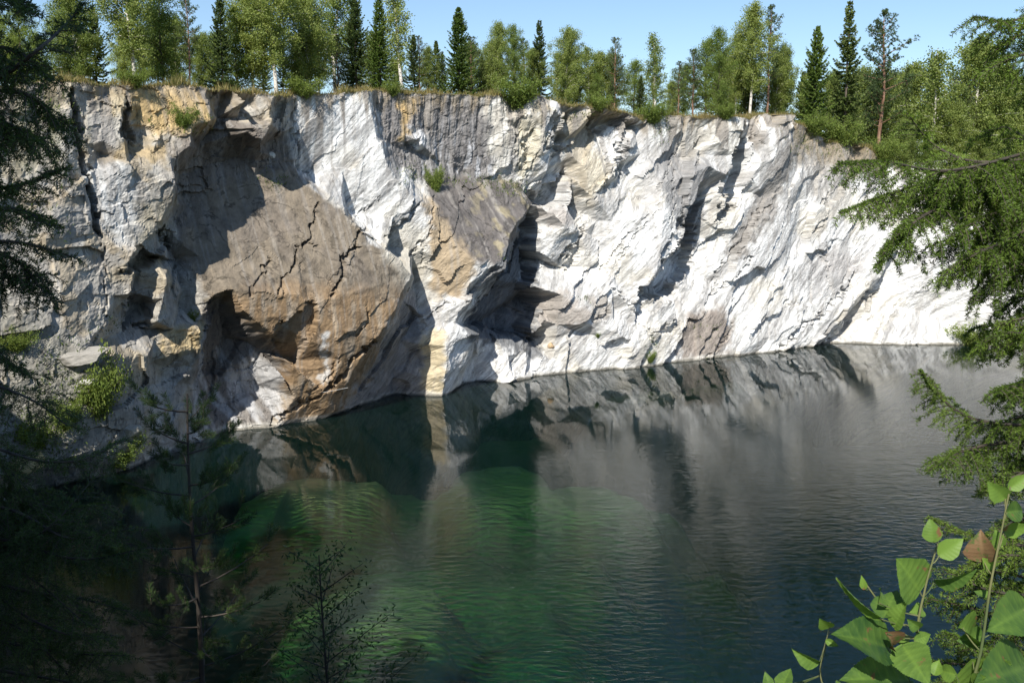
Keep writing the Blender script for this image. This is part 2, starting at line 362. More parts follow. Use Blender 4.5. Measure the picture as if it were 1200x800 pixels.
# right part of the wall
c((820, 150, -4.0), (818, 180, -4.1), (835, 165, -2.9), (866, 160, -2.5), (862, 185, -2.3), (852, 205, -2.3), (848, 225, -2.4), (825, 195, -2.9), (872, 168, -3.9), (870, 200, -4.0), (862, 222, -3.9), (850, 240, -3.7), (842, 258, -3.3), (838, 218, -3.4))
c((884, 150, -3.4), (895, 152, -2.8), (890, 190, -2.5), (880, 210, -2.7), (895, 230, -2.9), (920, 152, -2.5), (905, 185, -2.3), (925, 180, -2.6), (915, 215, -2.5), (870, 280, -2.6), (900, 255, -2.4), (840, 300, -3.0), (850, 340, -2.8), (830, 370, -2.3), (860, 380, -2.1), (800, 395, -2.2))
c((945, 180, -3.2), (940, 220, -2.6), (960, 215, -2.6), (975, 190, -2.8), (925, 245, -2.3), (940, 268, -2.7), (965, 250, -2.0), (1000, 200, -2.0), (1000, 250, -1.2), (960, 300, -1.5), (1000, 300, -.7), (920, 320, -1.9), (940, 350, -1.2), (900, 370, -1.5), (900, 395, -1.1), (970, 345, -.7), (1000, 330, -.2))
c((950, 372, -.9), (975, 375, -.2), (1000, 352, .2), (1020, 335, .5), (965, 392, -.6), (1000, 375, -.9), (985, 392, -1.3), (1030, 350, .3), (1025, 375, 1.0), (1060, 300, 1.8), (1060, 360, 2.6), (1100, 300, 5.0), (1050, 240, .4), (1110, 370, 5.6), (1180, 320, 10.5), (1280, 330, 18))
for q in ((-70, 24, 30), (-70, 0, 34), (-70, -13, 36), (115, 24, 45), (115, 0, 48), (115, -13, 50)): CP.append(q)
CP.append((-70, 30, 28)); CP.append((115, 30, 44))

RIM.sort()
rs, rz_, rd = (np.array(v) for v in zip(*RIM))
# -- triangulate the control points and resample
cpa = np.array(CP)
_, keep = np.unique(np.round(cpa[:, :2] / .12), axis=0, return_index=True)
cpa = cpa[np.sort(keep)]
tri_v, _, tri_f, orig, _, _ = delaunay_2d_cdt([Vector((a[0], a[1])) for a in cpa], [], [], 0, 1e-5)
TV = np.array([(v.x, v.y) for v in tri_v]); TD = np.array([cpa[o[0], 2] for o in orig])

S0, S1 = -36.0, 100.0
NS = 1260
svals = np.linspace(S0, S1, NS)
def rim_z(s): return np.interp(s, rs, rz_) + .16 * noise(np.asarray(s) * .9, np.zeros(np.shape(s)) + 3.3, 5) + .22 * noise(np.asarray(s) * .33, np.zeros(np.shape(s)) + 1.3, 6)
NZ = 292
vrow = np.concatenate([np.linspace(-13, -1.0, 10)[:-1], np.linspace(-1.0, 0, 8)[:-1]])
SS = np.repeat(svals[:, None], NZ, 1)
zr = rim_z(svals)
up = np.linspace(0, 1, NZ - len(vrow))
ZZ = np.concatenate([np.repeat(vrow[None], NS, 0), zr[:, None] * up[None]], 1)
HR = np.clip(ZZ / zr[:, None], -.5, 1)
# jagged edges: look the plan shape up with a little distortion
ws = SS + .15 * fbm(SS * .5, ZZ * .5, 3, 4, .55)
wz = ZZ + .15 * fbm(SS * .5 + 40, ZZ * .5, 9, 4, .55)
def tri_lookup(qs, qz):
    out = np.full(qs.shape, np.nan)
    fs = qs.ravel(); fz = qz.ravel(); fo = out.ravel()
    order = np.argsort(fs); so = fs[order]
    for f in tri_f:
        a, b, cc = TV[f[0]], TV[f[1]], TV[f[2]]
        det = (b[0] - a[0]) * (cc[1] - a[1]) - (cc[0] - a[0]) * (b[1] - a[1])
        if abs(det) < 1e-9: continue
        lo = min(a[0], b[0], cc[0]); hi = max(a[0], b[0], cc[0])
        i0, i1 = np.searchsorted(so, lo - 1e-6), np.searchsorted(so, hi + 1e-6)
        idx = order[i0:i1]
        zt = fz[idx]; mk = (zt >= min(a[1], b[1], cc[1]) - 1e-6) & (zt <= max(a[1], b[1], cc[1]) + 1e-6)
        idx = idx[mk]
        if not len(idx): continue
        x = fs[idx] - a[0]; y = fz[idx] - a[1]
        l1 = (x * (cc[1] - a[1]) - (cc[0] - a[0]) * y) / det
        l2 = ((b[0] - a[0]) * y - x * (b[1] - a[1])) / det
        ok = (l1 >= -1e-6) & (l2 >= -1e-6) & (l1 + l2 <= 1 + 1e-6)
        fo[idx[ok]] = TD[f[0]] + l1[ok] * (TD[f[1]] - TD[f[0]]) + l2[ok] * (TD[f[2]] - TD[f[0]])
    return fo.reshape(qs.shape)
D = tri_lookup(ws, wz)
D = np.where(np.isnan(D), np.interp(SS, rs, rd), D)
kk = 75; cs = np.cumsum(np.pad(D, ((kk + 1, kk), (0, 0)), mode='edge'), 0); blur = (cs[2 * kk + 1:] - cs[:-2 * kk - 1]) / (2 * kk + 1)
D = D + (.08 + .40 * np.clip((SS - 14) / 10, 0, 1)) * (D - blur) * np.clip((ZZ - .3) / 2.5, 0, 1)

PX, PY = project(wall_xyz(SS.ravel(), ZZ.ravel(), D.ravel()))
PX = PX.reshape(SS.shape); PY = PY.reshape(SS.shape)
def sm(x, a, b):
    t = np.clip((x - a) / (b - a), 0, 1); return t * t * (3 - 2 * t)
jx = PX + 7 * fbm(SS * .8, ZZ * .8, 21, 4, .6); jy = PY + 7 * fbm(SS * .8, ZZ * .8, 31, 4, .6)
def zone(poly, soft=5): return sm(poly_sd(jx, jy, poly), -soft, soft)

SLAB = [(208, 300), (240, 225), (330, 192), (362, 214), (402, 250), (484, 322), (452, 385), (432, 440), (392, 492), (330, 500), (330, 440), (300, 395), (250, 348)]
ROOF = [(495, 205), (560, 205), (612, 212), (626, 240), (588, 312), (552, 306), (512, 262)]
smooth_zone = np.maximum(zone(SLAB, 8), zone(ROOF, 6))
smooth_zone = np.maximum(smooth_zone, .75 * zone([(345, 120), (432, 110), (445, 150), (470, 215), (440, 260), (400, 240), (360, 200)], 6))
smooth_zone = np.maximum(smooth_zone, .8 * zone([(722, 300), (760, 240), (772, 250), (762, 318), (738, 356), (714, 336)], 4))
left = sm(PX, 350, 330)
ca, sa = math.cos(rad(47)), math.sin(rad(47))
U = SS * ca + ZZ * sa; Vv = -SS * sa + ZZ * ca                # along and across the bedding
bx = fbm(SS * .25, ZZ * .25, 51, 3)
f1, e1 = facets((U + 1.2 * bx) / 8.5, (Vv + .8 * bx) / 2.9, 101, 1.7)
f2, e2 = facets((U + .5 * bx) / 2.0, (Vv + .3 * bx) / .48, 131, 1.3)
g1, h1 = facets((SS + .8 * bx) / 3.0, (ZZ + .8 * bx) / 2.4, 151, 1.6)
g2, h2 = facets((SS + .4 * bx) / .8, (ZZ + .3 * bx) / .7, 171, 1.6)
amp = 1 - .82 * smooth_zone
FLUTE = zone([(440, 100), (478, 100), (570, 100), (655, 105), (650, 170), (575, 205), (500, 214), (462, 195), (446, 150)], 8)
amp_r = amp * (1 - .85 * FLUTE)
def saw(x, k):
    f = x - np.floor(x); return np.where(f < k, f / k, (1 - f) / (1 - k))
sw = bx * 1.3 + .12 * fbm(SS * .9, ZZ * .9, 55, 3)
st1 = saw((-Vv + sw) / 3.5, .90); st2 = saw((-Vv + .6 * sw + .4) / .85, .85)
on1 = sm(fbm(SS * .16, ZZ * .16, 57, 3), -.25, .3); on2 = sm(fbm(SS * .3, ZZ * .3, 58, 3), -.1, .35)
rug = .35 + .65 * sm(fbm(SS * .13 + 7, ZZ * .13, 56, 3), -.3, .35)
rough_r = .80 * f1 + rug * (.02 * f2 + .45 * (st1 - .5) * on1 + .03 * (st2 - .5) * on2)
rough_l = .5 * g1 + .15 * g2
D += amp_r * rough_r * (1 - left) + amp * rough_l * left
D += FLUTE * (.22 * fbm(SS * .9, ZZ * .10, 59, 4, .6) + .10 * g2)
rid = 1 - np.abs(noise(U * .35, Vv * 1.6, 61)) * 2
D += amp_r * (1 - left) * .015 * rid
D += (.45 + .55 * amp) * (.03 * fbm(SS * 1.4, ZZ * 1.4, 71, 4, .6) + .03 * fbm(SS * 5, ZZ * 5, 73, 2))
# cracks and clefts (pixels of the photograph, width, depth in metres)
CR = [([(84, 105), (92, 150), (100, 200), (112, 250), (116, 275)], 3.2, 1.6), ([(119, 270), (122, 300), (124, 345), (124, 375)], 1.2, .4),
      ([(372, 238), (368, 262), (368, 275), (356, 290)], 2.2, .8), ([(356, 290), (345, 288), (345, 308), (332, 328), (330, 342)], 2.0, .7), ([(356, 290), (374, 289)], 1.2, .4),
      ([(430, 268), (420, 272), (418, 288), (404, 300), (405, 320), (398, 335), (388, 348)], 2.6, .9), ([(316, 305), (308, 312), (311, 320), (298, 335), (296, 352)], 1.8, .5), ([(350, 300), (352, 316)], 1.2, .4),
      ([(440, 402), (418, 418), (402, 440), (385, 458), (360, 472), (336, 484), (318, 497)], 3.4, .9), ([(398, 418), (380, 450), (360, 465)], 1.4, .35), ([(430, 355), (428, 375), (420, 395)], 1.2, .35),
      ([(345, 116), (345, 160), (352, 205)], 2.0, .5), ([(490, 240), (480, 258), (462, 265), (450, 280)], 1.6, .5), ([(508, 268), (495, 285), (482, 298)], 1.8, .5),
      ([(512, 232), (500, 280), (490, 310)], 1.5, .4), ([(545, 352), (520, 352), (500, 372), (492, 380)], 1.8, .6), ([(443, 232), (425, 245), (410, 262)], 1.5, .45),
      ([(608, 150), (608, 190), (612, 215)], 1.4, .5), ([(716, 200), (708, 215), (695, 228), (686, 242)], 1.5, .45), ([(700, 155), (712, 195)], 1.2, .3),
      ([(746, 265), (727, 285), (700, 318)], 1.8, .6), ([(775, 240), (740, 280), (728, 305)], 1.2, .4), ([(722, 338), (745, 372), (765, 398)], 2.0, .4),
      ([(902, 240), (882, 258), (872, 285), (848, 312), (832, 350)], 1.8, .6), ([(878, 300), (860, 322), (842, 340), (830, 352)], 2.0, .7), ([(970, 225), (962, 262), (940, 278)], 1.6, .5),
      ([(1002, 322), (985, 345), (975, 360), (960, 374), (940, 380), (925, 398), (906, 415)], 3.2, 1.0), ([(1040, 335), (1000, 362), (975, 390), (948, 408)], 3.0, .9), ([(965, 285), (975, 340)], 1.6, .4), ([(832, 420), (858, 388), (862, 378)], 1.6, .5),
      ([(620, 205), (640, 165), (656, 135)], 1.6, .5), ([(770, 225), (800, 170)], 1.5, .4), ([(795, 200), (785, 260)], 1.4, .4), ([(820, 160), (800, 240), (806, 300)], 1.4, .35), ([(880, 140), (868, 162)], 1.6, .6), ([(893, 142), (886, 160), (895, 170)], 1.6, .5)]
cf1, _ = facets(SS / .7, ZZ / .55, 261, .6); cf2, _ = facets(SS / .65, ZZ / .6, 281, .6)
cj_x = PX + 6.5 * cf1; cj_y = PY + 6.5 * cf2; cw = sm(fbm(SS * .8, ZZ * .8, 83, 3), -.5, .5)
for pts, wd, dp in CR:
    D -= .8 * dp * np.exp(-(line_dist(cj_x, cj_y, pts) / (wd * (.35 + .55 * cw))) ** 2)
# shaded flanks and hollows that drop back sharply behind the slab in front of them
HOL = [([(625, 238), (645, 215), (665, 200), (663, 243)], 2.0), ([(738, 357), (770, 320), (797, 290), (803, 262), (812, 240), (812, 312), (785, 350), (760, 350)], 1.7),
       ([(838, 262), (845, 240), (852, 215), (862, 180), (872, 162), (874, 195), (864, 228), (850, 255)], 1.5), ([(688, 134), (735, 136), (733, 143), (702, 152), (694, 158)], 1.0),
       ([(733, 140), (741, 144), (724, 205), (716, 206)], .9), ([(654, 135), (663, 135), (659, 168), (646, 182), (648, 160)], 1.0), ([(588, 316), (600, 300), (612, 262), (624, 244), (628, 262), (627, 395), (560, 385), (545, 378), (560, 350)], 2.2),
       ([(660, 302), (672, 285), (684, 265), (681, 292), (668, 318), (659, 318)], .9), ([(150, 348), (174, 346), (180, 385), (148, 385)], 1.3), ([(166, 292), (192, 264), (199, 290), (168, 316), (140, 320)], 1.3),
       ([(247, 352), (268, 340), (282, 360), (285, 400), (258, 440), (236, 440)], .7), ([(322, 388), (364, 352), (373, 362), (368, 395), (342, 428), (322, 418)], .6), ([(142, 130), (150, 112), (152, 150), (160, 168), (142, 160)], .9),
       ([(475, 168), (490, 160), (490, 174), (480, 178)], .8), ([(696, 372), (716, 360), (712, 368), (694, 378)], .6), ([(800, 378), (786, 392), (764, 392), (782, 378)], .5), ([(620, 200), (612, 165), (618, 150), (628, 160)], .5), ([(775, 300), (800, 250), (803, 262), (796, 288), (775, 318)], .6)]
hj_x = PX + 4.5 * fbm(SS * .8, ZZ * .8, 85, 4, .6) + 4 * cf1; hj_y = PY + 4.5 * fbm(SS * .8, ZZ * .8, 87, 4, .6) + 4 * cf2
for poly, dp in HOL: D -= dp * sm(poly_sd(hj_x, hj_y, poly), -1.2, 2.5)
cliff_v = wall_xyz(SS.ravel(), ZZ.ravel(), D.ravel())

# -- stone colours, with the shade of some recesses and overhangs painted in
white = np.array([.80, .795, .77]); 
Ccol = np.zeros(SS.shape + (3,)) + white
def mixc(mask, col): 
    global Ccol
    Ccol = Ccol * (1 - mask[..., None]) + np.array(col) * mask[..., None]
band = fbm(U * .10, Vv * .9, 91, 5, .62)                         # bedding streaks
mixc(sm(band, .02, .45) * .75 * (1 - left), (.46, .45, .435))
mixc(sm(fbm(U * .16, Vv * 1.7, 95, 4, .65), .18, .5) * .65 * (1 - left), (.34, .335, .325))
cream = fbm(SS * .13, ZZ * .16, 97, 4, .55)
mixc(sm(cream, .08, .5) * .30 * (1 - left), (.62, .55, .40))
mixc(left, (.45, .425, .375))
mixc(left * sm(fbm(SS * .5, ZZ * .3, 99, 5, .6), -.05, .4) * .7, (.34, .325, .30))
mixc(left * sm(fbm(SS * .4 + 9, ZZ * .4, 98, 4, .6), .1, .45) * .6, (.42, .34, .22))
def col(poly, colr, soft=6, a=1.0): mixc(zone(poly, soft) * a, colr)
col([(0, 100), (75, 95), (70, 200), (0, 200)], (.30, .28, .19), 14, .8)
col([(0, 350), (60, 380), (125, 430), (160, 480), (150, 560), (0, 640)], (.27, .26, .22), 20, .85)
col([(100, 190), (152, 190), (160, 240), (150, 290), (112, 260)], (.60, .60, .58), 8)
col([(205, 150), (260, 135), (335, 150), (345, 205), (270, 260), (205, 310)], (.20, .175, .15), 8)  # shadow below the overhang painted in as dark grey brown
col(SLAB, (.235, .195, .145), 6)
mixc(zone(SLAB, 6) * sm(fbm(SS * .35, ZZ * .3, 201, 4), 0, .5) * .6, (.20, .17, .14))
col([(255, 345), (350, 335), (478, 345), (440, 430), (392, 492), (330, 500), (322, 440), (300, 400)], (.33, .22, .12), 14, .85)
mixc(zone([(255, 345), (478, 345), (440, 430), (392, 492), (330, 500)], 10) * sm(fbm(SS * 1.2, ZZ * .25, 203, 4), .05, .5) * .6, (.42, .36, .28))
col([(245, 350), (300, 380), (325, 420), (322, 500), (240, 510), (225, 440)], (.22, .20, .18), 10)  # shade under the slab's lip painted into the rock
mixc(zone([(225, 400), (335, 400), (335, 500), (225, 520)], 8) * sm(fbm(SS * .9 + ZZ * .3, ZZ * .2, 205, 4), .0, .35) * .8, (.50, .50, .50))  # white rock dulled to take in the same shade
col([(378, 392), (386, 392), (382, 415), (377, 450), (374, 448)], (.66, .64, .60), 2.5)
col([(145, 98), (245, 104), (252, 150), (190, 158), (160, 150), (146, 120)], (.52, .38, .19), 10)
col([(115, 172), (200, 168), (198, 190), (150, 185), (115, 188)], (.42, .33, .20), 5)
col([(108, 100), (145, 112), (148, 140), (118, 130)], (.46, .38, .24), 6, .8)
col([(165, 240), (200, 230), (195, 270), (165, 290)], (.40, .36, .27), 6, .8)
col([(120, 318), (190, 296), (195, 340), (125, 330)], (.44, .38, .28), 6)
col([(182, 384), (238, 382), (238, 412), (190, 418)], (.48, .38, .22), 5)
col([(148, 420), (175, 415), (168, 445), (150, 470)], (.44, .39, .29), 5)
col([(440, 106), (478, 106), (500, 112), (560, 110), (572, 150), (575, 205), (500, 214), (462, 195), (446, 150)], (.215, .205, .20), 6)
mixc(zone([(470, 130), (570, 130), (575, 210), (480, 210)], 10) * sm(fbm(SS * 1.5, ZZ * .22, 211, 4, .6), .05, .45) * sm(PY, 120, 190) * .85, (.52, .53, .55))
col([(468, 112), (488, 112), (486, 135), (480, 160), (470, 165)], (.50, .36, .18), 4)
col([(482, 150), (505, 155), (500, 172), (484, 170)], (.70, .70, .70), 5)
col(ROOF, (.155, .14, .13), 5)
mixc(zone(ROOF, 6) * sm(fbm(SS * .8, ZZ * .8, 213, 4), .1, .5) * sm(PX, 530, 580) * .8, (.36, .31, .20))
col([(492, 225), (508, 240), (562, 312), (545, 350), (515, 350), (498, 300), (505, 262)], (.42, .33, .22), 6)
col([(440, 270), (500, 265), (500, 330), (480, 340), (450, 300)], (.58, .54, .45), 8, .7)
col([(597, 140), (612, 130), (640, 150), (632, 205), (610, 215)], (.68, .62, .47), 6, .8)
col([(626, 115), (640, 118), (640, 145), (626, 140)], (.36, .32, .24), 5)
col([(658, 130), (690, 130), (700, 160), (690, 200), (672, 235), (664, 200)], (.46, .40, .30), 6, .85)
col([(680, 120), (735, 128), (735, 138), (700, 150), (688, 150)], (.45, .37, .24), 5, .9)
col([(690, 170), (712, 190), (712, 215), (690, 240), (680, 230)], (.66, .58, .43), 8, .8)
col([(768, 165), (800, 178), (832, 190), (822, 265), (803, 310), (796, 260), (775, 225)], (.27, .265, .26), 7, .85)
col([(922, 158), (938, 172), (912, 240), (868, 300), (850, 302), (885, 232)], (.33, .31, .285), 5)
col([(745, 160), (772, 170), (778, 215), (760, 260), (750, 230)], (.50, .49, .48), 8, .7)
col([(945, 300), (1000, 305), (990, 335), (960, 350), (945, 330)], (.42, .41, .40), 8, .7)
col([(800, 140), (822, 140), (820, 190), (800, 185)], (.46, .43, .38), 6, .7)
col([(700, 225), (740, 215), (700, 290), (665, 300), (670, 260)], (.55, .53, .50), 10, .6)
col([(922, 134), (1000, 164), (1060, 190), (1010, 205), (960, 205), (932, 180)], (.33, .28, .21), 8)
col([(935, 180), (990, 195), (980, 240), (945, 230)], (.45, .43, .40), 8, .7)
col([(800, 372), (845, 358), (862, 385), (850, 418), (795, 424)], (.31, .27, .235), 7)
col([(626, 338), (660, 342), (692, 372), (668, 385), (630, 380)], (.44, .40, .36), 5)
col([(690, 345), (718, 350), (700, 380), (688, 372)], (.45, .42, .38), 4)
col([(628, 240), (664, 243), (668, 262), (640, 265)], (.46, .43, .40), 4)
col([(955, 285), (1012, 300), (1012, 325), (970, 320)], (.48, .46, .44), 6, .8)
col([(590, 300), (612, 258), (628, 242), (629, 420), (535, 392), (555, 350)], (.20, .205, .21), 5)  # shade of the recess and buttress flank painted into the colour
col([(492, 388), (518, 388), (518, 464), (488, 464)], (.62, .53, .36), 5)
col([(430, 440), (490, 335), (490, 465), (400, 492)], (.26, .255, .25), 6)  # shadow of the brown slab on the white wall, painted as grey
# grime where turf washes down from the rim, stains running down
drip = fbm(SS * 1.3, ZZ * .07, 221, 4, .6)
mixc(sm(HR + .10 * drip, .93, 1.0) * .8, (.30, .235, .15))
mixc(sm(drip, .10, .5) * sm(HR, .45, .95) * .7, (.30, .285, .27))
mixc(sm(fbm(SS * 2.2, ZZ * .1, 223, 3, .6), .3, .65) * .35, (.40, .37, .33))
mixc(sm(ZZ, .5, .18) * sm(ZZ, -.2, 0) * .5, (.66, .64, .57))
mixc(sm(ZZ + .12 * fbm(SS * .7, ZZ, 231, 3), .22, .10), (.24, .225, .19))
mixc(sm(ZZ, -.02, -.3), (.17, .17, .075))
idx = np.arange(NS * NZ).reshape(NS, NZ)
q = np.stack([idx[:-1, :-1], idx[1:, :-1], idx[1:, 1:], idx[:-1, 1:]], -1).reshape(-1, 4)
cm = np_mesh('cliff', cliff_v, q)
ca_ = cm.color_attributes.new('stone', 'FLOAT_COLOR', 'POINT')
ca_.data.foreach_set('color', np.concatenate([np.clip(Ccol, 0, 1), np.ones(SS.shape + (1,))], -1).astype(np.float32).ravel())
wl_ = np.clip(left + FLUTE, 0, 1)[..., None]
bed = np.stack([U * .35, Vv * 2.4, 0 * U], -1) * (1 - wl_) + np.stack([SS * 1.7, ZZ * .55, 0 * U], -1) * wl_
sl_ = np.maximum(zone(SLAB, 4), zone(ROOF, 4))[..., None]
bed = bed * (1 - sl_) + np.stack([SS * .8 + 50, ZZ * .8, 0 * U], -1) * sl_
ba_ = cm.attributes.new('bed', 'FLOAT_VECTOR', 'POINT'); ba_.data.foreach_set('vector', bed.astype(np.float32).ravel())
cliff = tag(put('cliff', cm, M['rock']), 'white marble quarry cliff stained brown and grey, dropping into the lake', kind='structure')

# ------------------------------------------------------------------ plateau above the rim
rim_i = slice(0, NS, 4)
prim = wall_xyz(SS[rim_i, -1], ZZ[rim_i, -1], D[rim_i, -1])
backs = np.array([0, .5, 1.4, 3, 6, 11, 20, 45, 90, 200, 500.])
PVx = []
for b in backs:
    p = prim.copy(); p[:, :2] -= NV * b
    p[:, 2] += -.04 + .12 * min(b, 1.4) + .012 * min(b, 60) + (.25 * noise(p[:, 0] * .3, p[:, 1] * .3, 7) * min(1, b / 3))
    PVx.append(p)
PVx = np.stack(PVx, 1); n0, n1 = PVx.shape[:2]
ii = np.arange(n0 * n1).reshape(n0, n1)
pq = np.stack([ii[:-1, :-1], ii[1:, :-1], ii[1:, 1:], ii[:-1, 1:]], -1).reshape(-1, 4)
tag(put('plateau_ground', np_mesh('plateau_ground', PVx.reshape(-1, 3), pq, True), M['turf']), kind='structure')
rimD = D[:, -1]
def rim_at(px, back):
    """ground point on the plateau seen in column px, back metres behind the rim"""
    d = -4.0
    for _ in range(12):
        s, z = atd(px, 115, d - back)
        d = np.interp(s, svals, rimD)
    s, z = atd(px, 115, d - back)
    p = wall_xyz(np.array(s), np.array(0.), np.array(d - back))
    return Vector((p[0], p[1], float(np.interp(s, svals, zr)) - .04 + .12 * min(back, 1.4) + .012 * min(back, 60) - .1))

# ------------------------------------------------------------------ lake and its bed
def lake_mat():
    m, nt, N, L, B = mat_new('lake_water')
    N.remove(B)
    tc = nd(nt, 'ShaderNodeTexCoord')
    mp = nd(nt, 'ShaderNodeMapping'); mp.inputs['Scale'].default_value = (1.0, 2.5, 1); mp.inputs['Rotation'].default_value = (0, 0, rad(-12))
    L.new(tc.outputs['Object'], mp.inputs[0])
    a = nd(nt, 'ShaderNodeTexNoise', i_Scale=1.35, i_Detail=3, i_Roughness=.55, i_Distortion=.4)
    b = nd(nt, 'ShaderNodeTexNoise', i_Scale=.35, i_Detail=2)
    big = nd(nt, 'ShaderNodeTexNoise', i_Scale=.045, i_Detail=3)
    L.new(mp.outputs[0], a.inputs['Vector']); L.new(mp.outputs[0], b.inputs['Vector']); L.new(tc.outputs['Object'], big.inputs['Vector'])
    ad = nd(nt, 'ShaderNodeMath', operation='MULTIPLY_ADD', i_1=.55); L.new(b.outputs['Fac'], ad.inputs[0]); L.new(a.outputs['Fac'], ad.inputs[2])
    sx = nd(nt, 'ShaderNodeSeparateXYZ'); L.new(tc.outputs['Object'], sx.inputs[0])
    cx = nd(nt, 'ShaderNodeMath', operation='MULTIPLY_ADD', i_1=.572); L.new(sx.outputs['X'], cx.inputs[0])
    cy = nd(nt, 'ShaderNodeMath', operation='MULTIPLY_ADD', i_1=-.82, i_2=68.8); L.new(sx.outputs['Y'], cy.inputs[0]); L.new(cy.outputs[0], cx.inputs[2])
    gx = nd(nt, 'ShaderNodeMapRange', interpolation_type='SMOOTHSTEP', i_1=11., i_2=36., i_3=.03, i_4=1.0); L.new(cx.outputs[0], gx.inputs[0])
    gm = nd(nt, 'ShaderNodeMapRange', i_1=.36, i_2=.64, i_3=.35, i_4=1.35); L.new(big.outputs['Fac'], gm.inputs[0])
    st = nd(nt, 'ShaderNodeMath', operation='MULTIPLY'); L.new(gx.outputs[0], st.inputs[0]); L.new(gm.outputs[0], st.inputs[1])
    hh = nd(nt, 'ShaderNodeMath', operation='MULTIPLY'); L.new(ad.outputs[0], hh.inputs[0]); L.new(st.outputs[0], hh.inputs[1])
    bm = nd(nt, 'ShaderNodeBump', i_Strength=1.0, i_Distance=.036); L.new(hh.outputs[0], bm.inputs['Height'])
    gl = nd(nt, 'ShaderNodeBsdfGlossy', i_Roughness=.03); L.new(bm.outputs[0], gl.inputs['Normal'])
    tr = nd(nt, 'ShaderNodeBsdfTransparent'); tr.inputs[0].default_value = (.95, .95, .95, 1)
    fr = nd(nt, 'ShaderNodeFresnel', i_IOR=1.33); L.new(bm.outputs[0], fr.inputs['Normal'])
    df = nd(nt, 'ShaderNodeBsdfDiffuse'); df.inputs[0].default_value = (.0022, .0088, .0072, 1)      # light scattered back by the turbid water
    ab = nd(nt, 'ShaderNodeAddShader'); L.new(tr.outputs[0], ab.inputs[0]); L.new(df.outputs[0], ab.inputs[1])
    ms = nd(nt, 'ShaderNodeMixShader'); L.new(fr.outputs[0], ms.inputs[0]); L.new(ab.outputs[0], ms.inputs[1]); L.new(gl.outputs[0], ms.inputs[2])
    L.new(ms.outputs[0], N['Material Output'].inputs['Surface'])
    va = nd(nt, 'ShaderNodeVolumeAbsorption', i_Density=.34); va.inputs['Color'].default_value = (.22, .69, .40, 1)
    L.new(va.outputs[0], N['Material Output'].inputs['Volume'])
    return m
x0, x1, y0, y1 = -75, 130, -12, 165
lv = [(x, y, z) for z in (-14, 0) for (x, y) in ((x0, y0), (x1, y0), (x1, y1), (x0, y1))]
lf = [(4, 5, 6, 7), (3, 2, 1, 0), (0, 1, 5, 4), (1, 2, 6, 5), (2, 3, 7, 6), (3, 0, 4, 7)]
lake = tag(put('lake_water', np_mesh('lake_water', lv, lf), lake_mat()), 'dark green quarry lake with light ripples', kind='structure')

def bed_mat():
    m, nt, N, L, B = mat_new('lake_bed')
    tc = nd(nt, 'ShaderNodeTexCoord'); n1 = nd(nt, 'ShaderNodeTexNoise', i_Scale=.5, i_Detail=6)
    L.new(tc.outputs['Object'], n1.inputs['Vector'])
    cr = nd(nt, 'ShaderNodeValToRGB'); cr.color_ramp.elements[0].color = (.10, .10, .035, 1); cr.color_ramp.elements[1].color = (.36, .33, .13, 1)
    L.new(n1.outputs['Fac'], cr.inputs[0]); L.new(cr.outputs[0], B.inputs['Base Color']); B.inputs['Roughness'].default_value = .9
    return m
gx = np.linspace(-60, 110, 400); gy = np.linspace(10, 140, 310)
GX, GY = np.meshgrid(gx, gy, indexing='ij')
BZ = -11.5 + .8 * fbm(GX * .12, GY * .12, 301, 4)
def shoal(px, py, rx, ry, top, rot=0):
    """a submerged ledge; px, py is where its top is seen through the surface"""
    global BZ
    r = ray(px, py); t = -EYE / r[2]; cx, cy = t * r[0], t * r[1]
    ex, ey = GX - cx, GY - cy
    a, b = ex * math.cos(rot) + ey * math.sin(rot), -ex * math.sin(rot) + ey * math.cos(rot)
    rr = np.sqrt((a / rx) ** 2 + (b / ry) ** 2) + .5 * fbm(GX * .16, GY * .16, 311, 4)
    BZ = np.maximum(BZ, top - 5.0 * np.clip(rr - .55, 0, 2) ** 1.3 + .25 * fbm(GX * .22, GY * .22, 313, 2))
shoal(530, 600, 10, 16, -4.2, -.2); shoal(368, 560, 4.0, 4.2, -.6); shoal(440, 620, 6.5, 6, -3.0); shoal(590, 540, 4.6, 6.5, -1.4); shoal(675, 548, 5.5, 5, -1.9, .3)
shoal(460, 665, 4.4, 4, -1.5); shoal(560, 610, 6, 6, -3.4); shoal(850, 430, 6, 2.5, -1.8, .6); shoal(760, 440, 5, 2.5, -2.0, .5); shoal(470, 540, 3.5, 5, -2.8)
shoal(600, 480, 4, 4, -3.0)
bi = np.arange(GX.size).reshape(GX.shape)
bq = np.stack([bi[:-1, :-1], bi[1:, :-1], bi[1:, 1:], bi[:-1, 1:]], -1).reshape(-1, 4)
tag(put('lake_bed', np_mesh('lake_bed', np.stack([GX, GY, BZ], -1).reshape(-1, 3), bq, True), bed_mat()), kind='structure')

# ------------------------------------------------------------------ near bank on which the photographer stands
edge = np.array([(75, 70), (58, 30), (30, 6), (12, 2.2), (5, 1.7), (0, 1.7), (-4, 2.6), (-9, 6), (-15, 13), (-21, 22), (-30, 34), (-42, 44), (-55, 52)], float)
foot = np.array([(73, 72), (52, 36), (30, 26), (14, 20), (6, 19), (0, 19), (-7, 17), (-11, 15), (-13.5, 20), (-18.5, 27), (-27, 38), (-38, 48), (-50, 57)], float)
tt = np.linspace(0, len(edge) - 1, 160)
def pl(a): return np.stack([np.interp(tt, np.arange(len(a)), a[:, k]) for k in (0, 1)], -1)
E_, F_ = pl(edge), pl(foot)
out = E_ - F_; out /= np.linalg.norm(out, axis=1)[:, None]
ZT = np.interp(tt, np.arange(len(edge)), [17, 16.5, 16, 15.8, 15.7, 15.7, 15.8, 16.2, 17.2, 18.5, 20, 22, 24])
rows = []
